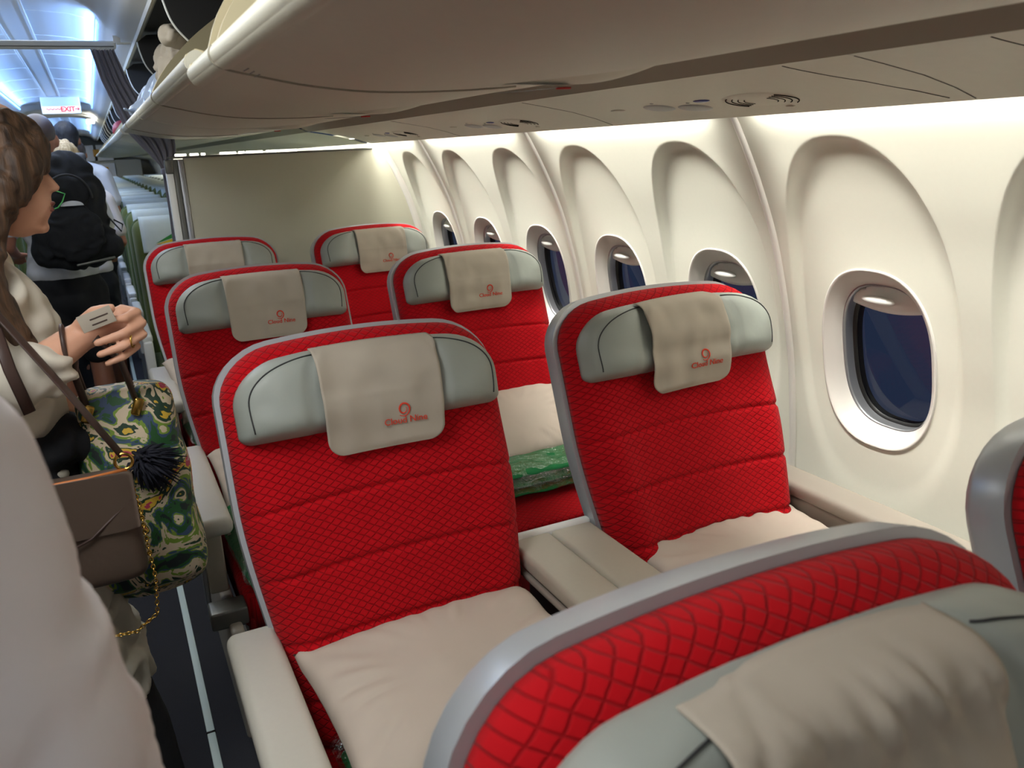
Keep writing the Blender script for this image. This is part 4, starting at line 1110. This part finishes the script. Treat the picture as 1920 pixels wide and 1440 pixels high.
blob('trousers', [('l', [((.01, wy-.08, .84), .10), ((.075, wy-.055, .58), .084), ((.095, wy-.045, .44), .078)]), ('l', [((.01, wy+.08, .84), .10), ((.0, wy+.09, .50), .08), ((-.04, wy+.09, .30), .07)])], .007, 'pants', wm, smooth=5, disp=.024, disps=.045)
blob('boot', [('l', [((.095, wy-.045, .46), .066), ((.13, wy-.03, .30), .062), ((.15, wy-.02, .08), .058)]), ('l', [((.14, wy-.03, .055), .052), ((.215, wy-.03, .045), .040)])], .008, 'blackc', wm)
blob('boot', [('l', [((-.045, wy+.09, .33), .055), ((-.06, wy+.09, .08), .050)]), ('l', [((-.06, wy+.09, .055), .045), ((.06, wy+.1, .045), .036)])], .008, 'blackc', wm)
link('bracelet', tube([(.132, 1.637+.036*math.cos(a), 1.165+.036*math.sin(a)) for a in [2*PI*k/24 for k in range(24)]], .004, 8, closed=True), 'strapm', wm)
link('ring', tube([(.240+.003*math.cos(a), 1.607+.0105*math.cos(a), 1.165+.0115*math.sin(a)) for a in [2*PI*k/20 for k in range(20)]], .0018, 6, closed=True), 'gold', wm)
# card held between thumb and fingers
cd = link('boarding_card', rbox((0, 0, 0), (.056, .0016, .030), .0007, rot=(0, -.28, 0)), 'linen'); cd.location = (.190, 1.586, 1.214)
tag(cd, 'small pale card held in the hand of the person with brown hair', 'card')
for dz, w_ in ((.004, .036), (-.006, .030)): link('card_mark', rbox((.004, -.0012, dz), (w_*.85, .0006, .0022), .0002, rot=(0, -.28, 0)), 'strapm', cd)

# leather shoulder bag
lb = empty('leather_bag', (.075, 1.53, .86)); tag(lb, 'brown leather flap handbag with gold chain at the hip of the long-haired person', 'handbag')
lb.rotation_euler = (0, .0, .0)
def fl(s, t, d): return (s-.02*0, d, t-.105)
link('bag_body', pad(fl, .128, .205, .018, .022, lambda u, v: -.034*E(u, 6)*E(2*v-1, 10)-.001, lambda u, v: .034*E(u, 6)*E(2*v-1, 10)+.001, nu=30, nm=16), 'leatherb', lb)
link('flap', pad(lambda s, t, d: (s, d-.034, t-.0), .127, .105, .010, .004, lambda u, v: -.006*E(u, 8), lambda u, v: 0, nu=20, nm=8), 'leatherb', lb)
link('flap_fold', tube([(-.02, -.042, -.028), (.05, -.042, .0), (.12, -.036, .055)], .0022, 6), 'strapm', lb)
link('piping', tube([(-.125, -.03, .101), (-.04, -.034, .103), (.06, -.034, .104), (.12, -.02, .103)], .0035, 8), 'tan', lb)
def links(pts, r=.0038):
    ms = []
    P = [Vector(p) for p in pts]; acc = []
    for a, b in zip(P, P[1:]):
        n = max(1, int((b-a).length/(r*1.7)))
        acc += [a.lerp(b, k/n) for k in range(n)]
    for i, c in enumerate(acc):
        d = (acc[min(i+1, len(acc)-1)]-acc[max(i-1, 0)]).normalized()
        sd = d.cross(Vector((0, 1, 0))).normalized() if i % 2 else Vector((0, 1, 0))
        ms.append(tube([c+d*r*1.3*math.cos(a)+sd*r*.8*math.sin(a) for a in [2*PI*k/10 for k in range(10)]], r*.28, 5, closed=True))
    return join(ms)
ch = link('chain', links([(.118, -.02, .10), (.130, -.03, .04), (.132, -.03, -.04), (.135, -.035, -.10), (.128, -.035, -.17), (.09, -.035, -.195), (.03, -.03, -.195), (-.03, -.02, -.17)]), 'gold', lb); tag(ch, 'gold chain', kind='stuff')
ch = link('chain', links([(.0, -.045, -.03), (.01, -.045, -.06), (.016, -.045, -.10)]), 'gold', lb); tag(ch, 'short gold chain', kind='stuff')
link('strap_ring', tube([(.118+.014*math.cos(a), -.02, .118+.014*math.sin(a)) for a in [2*PI*k/20 for k in range(20)]], .0028, 8, closed=True), 'gold', lb)
link('strap', tube([(.116, -.012, .128), (.055, -.0, .245), (-.02, .03, .375), (-.075, .07, .445), (-.12, .16, .475), (-.13, .26, .46)], .016, 10, flat=.2), 'strapm', lb)
link('strap_tail', tube([(-.03, .01, .365), (-.02, -.01, .30), (-.005, -.01, .225)], .010, 8, flat=.2), 'strapm', lb)
link('strap_buckle', tube([(-.045+.016*math.cos(a), .015, .375+.012*math.sin(a)) for a in [2*PI*k/16 for k in range(16)]], .0028, 8, closed=True), 'gold', lb)

# floral tote
ft = empty('floral_bag', (.195, 1.73, .84)); tag(ft, 'colourful floral print tote with dark fur tassel hanging in the aisle beside the pale armrest', 'bag')
def ff(s, t, d): return (s*(1.0-.28*(t/.43))+.012*noise.noise(Vector((s*9, t*9, 0)))+.012, d*(1-.45*(t/.43)**2)+.012*noise.noise(Vector((s*11, t*8, d*9+3))), t-.215)
link('bag_body', pad(ff, .118, .43, .03, .07, lambda u, v: -.078*E(u, 4)*E(min(1, v*1.02-.02 if v > .5 else 1-(1-v)*1), 12)*(.35+.65*sstep(0, .12, v)), lambda u, v: .07*E(u, 4)*(.35+.65*sstep(0, .12, v)), nu=36, nm=36), 'floral', ft)
for yy in (-.035, .035):
    link('handle', tube([(-.05, yy, .19), (-.06, yy*.8, .26), (-.05, yy*.3-.07, .315), (-.01, yy*.3-.09, .335), (.02, yy*.6-.05, .28), (.035, yy, .19)], .0085, 8, flat=.6), 'strapm', ft)
for xx, yy in ((-.05, -.05), (.035, -.05), (.04, .02)): link('clasp', rbox((xx, yy, .185), (.018, .010, .034), .004, rot=(0, .4, 0)), 'gold', ft)
fur = []
for k in range(260):
    th = random.uniform(0, 2*PI); ph = random.uniform(.2, PI); r0 = Vector((math.sin(ph)*math.cos(th), math.sin(ph)*math.sin(th)*.7, math.cos(ph)*.8))
    c0 = Vector((.035, -.085, .085)); L = random.uniform(.035, .062)
    fur.append(tube([c0+r0*.01, c0+r0*L*.6, c0+r0*L+Vector((.012, 0, -.014))], [.0045, .0035, .0008], 5))
tag(link('fur_tassel', join(fur), mat('navy_fur', (20, 22, 36), .8), ft), 'dark navy fur tassel', kind='stuff')
tag(link('bag_chain', links([(.075, -.03, .15), (.095, -.02, .07), (.10, -.02, .0)], .005), 'gold', ft), kind='stuff')

# photographer's neighbour: white linen shirt at the left edge
N_ = [('e', (-.10, .50, 1.18), (.15, .105, .22)), ('e', (-.10, .50, .95), (.14, .10, .18)), ('l', [((-.22, .5, 1.34), .055), ((-.1, .5, 1.37), .065), ((.05, .5, 1.33), .055)]),
      ('l', [((-.1, .5, 1.38), .055), ((-.1, .51, 1.50), .052)]), ('e', (-.1, .52, 1.60), (.076, .096, .11)), ('e', (-.1, .57, 1.545), (.05, .045, .055)), ('l', [((-.1, .62, 1.60), .01), ((-.1, .634, 1.57), .012)]),
      ('e', (-.176, .52, 1.58), (.012, .02, .03)), ('e', (-.024, .52, 1.58), (.012, .02, .03)),
      ('l', [((.06, .5, 1.32), .050), ((.125, .50, 1.06), .042), ((.06, .68, .98), .028)]), ('l', [((-.25, .5, 1.32), .050), ((-.30, .50, 1.06), .042), ((-.24, .70, .98), .028)]),
      ('e', (-.10, .5, .84), (.15, .11, .12)),
      ('l', [((-.18, .5, .82), .085), ((-.18, .52, .48), .056), ((-.18, .50, .09), .038)]), ('l', [((-.02, .5, .82), .085), ((-.02, .52, .48), .056), ((-.02, .50, .09), .038)]),
      ('l', [((-.18, .48, .045), .036), ((-.19, .64, .03), .027)]), ('l', [((-.02, .48, .045), .036), ((-.01, .64, .03), .027)])] + hand(1, (.06, .68, .98), (-.3, 1, -.2)) + hand(-1, (-.24, .70, .98), (.3, 1, -.2))
nb = blob('person', N_, .008, 'skin', smooth=4)
tag(nb, 'blurred person in a white linen shirt cut off by the left edge, nearest the camera', 'person')
blob('linen_shirt', [('e', (-.10, .50, 1.18), (.185, .145, .22)), ('e', (-.10, .50, .93), (.19, .155, .22)), ('l', [((-.24, .5, 1.32), .072), ((-.1, .5, 1.36), .07), ((.055, .5, 1.315), .075)]),
      ('l', [((.072, .5, 1.345), .086), ((.098, .50, 1.25), .084), ((.120, .50, 1.13), .084), ((.132, .50, 1.02), .082), ((.09, .6, .98), .06)]), ('l', [((-.25, .5, 1.30), .075), ((-.30, .50, 1.06), .068), ((-.27, .6, 1.0), .055)]), ('l', [((-.02, .5, 1.2), .12), ((.0, .5, .9), .13)])], .0075, 'shirt', nb, smooth=9, disp=.012, disps=.06)
blob('trousers', [('e', (-.10, .5, .84), (.165, .125, .12)), ('l', [((-.18, .5, .82), .10), ((-.18, .52, .48), .075), ((-.18, .50, .10), .06)]), ('l', [((-.02, .5, .82), .10), ((-.02, .52, .48), .075), ((-.02, .50, .10), .06)])], .012, 'blackc', nb)
blob('hair', [('e', (-.1, .505, 1.63), (.086, .10, .098)), ('e', (-.1, .48, 1.58), (.075, .075, .07))], .009, 'hairblack', nb, disp=.004, disps=.02)
# thin joint lines between the overhead service panels
for (root, a, b) in panels[1:]:
    link('panel_joint', tube([psu_pt(x, a)+Vector((0, .002, .0003)) for x in (1.19, 1.25, 1.33, 1.40, 1.45)], .0009, 6), 'groove', root)
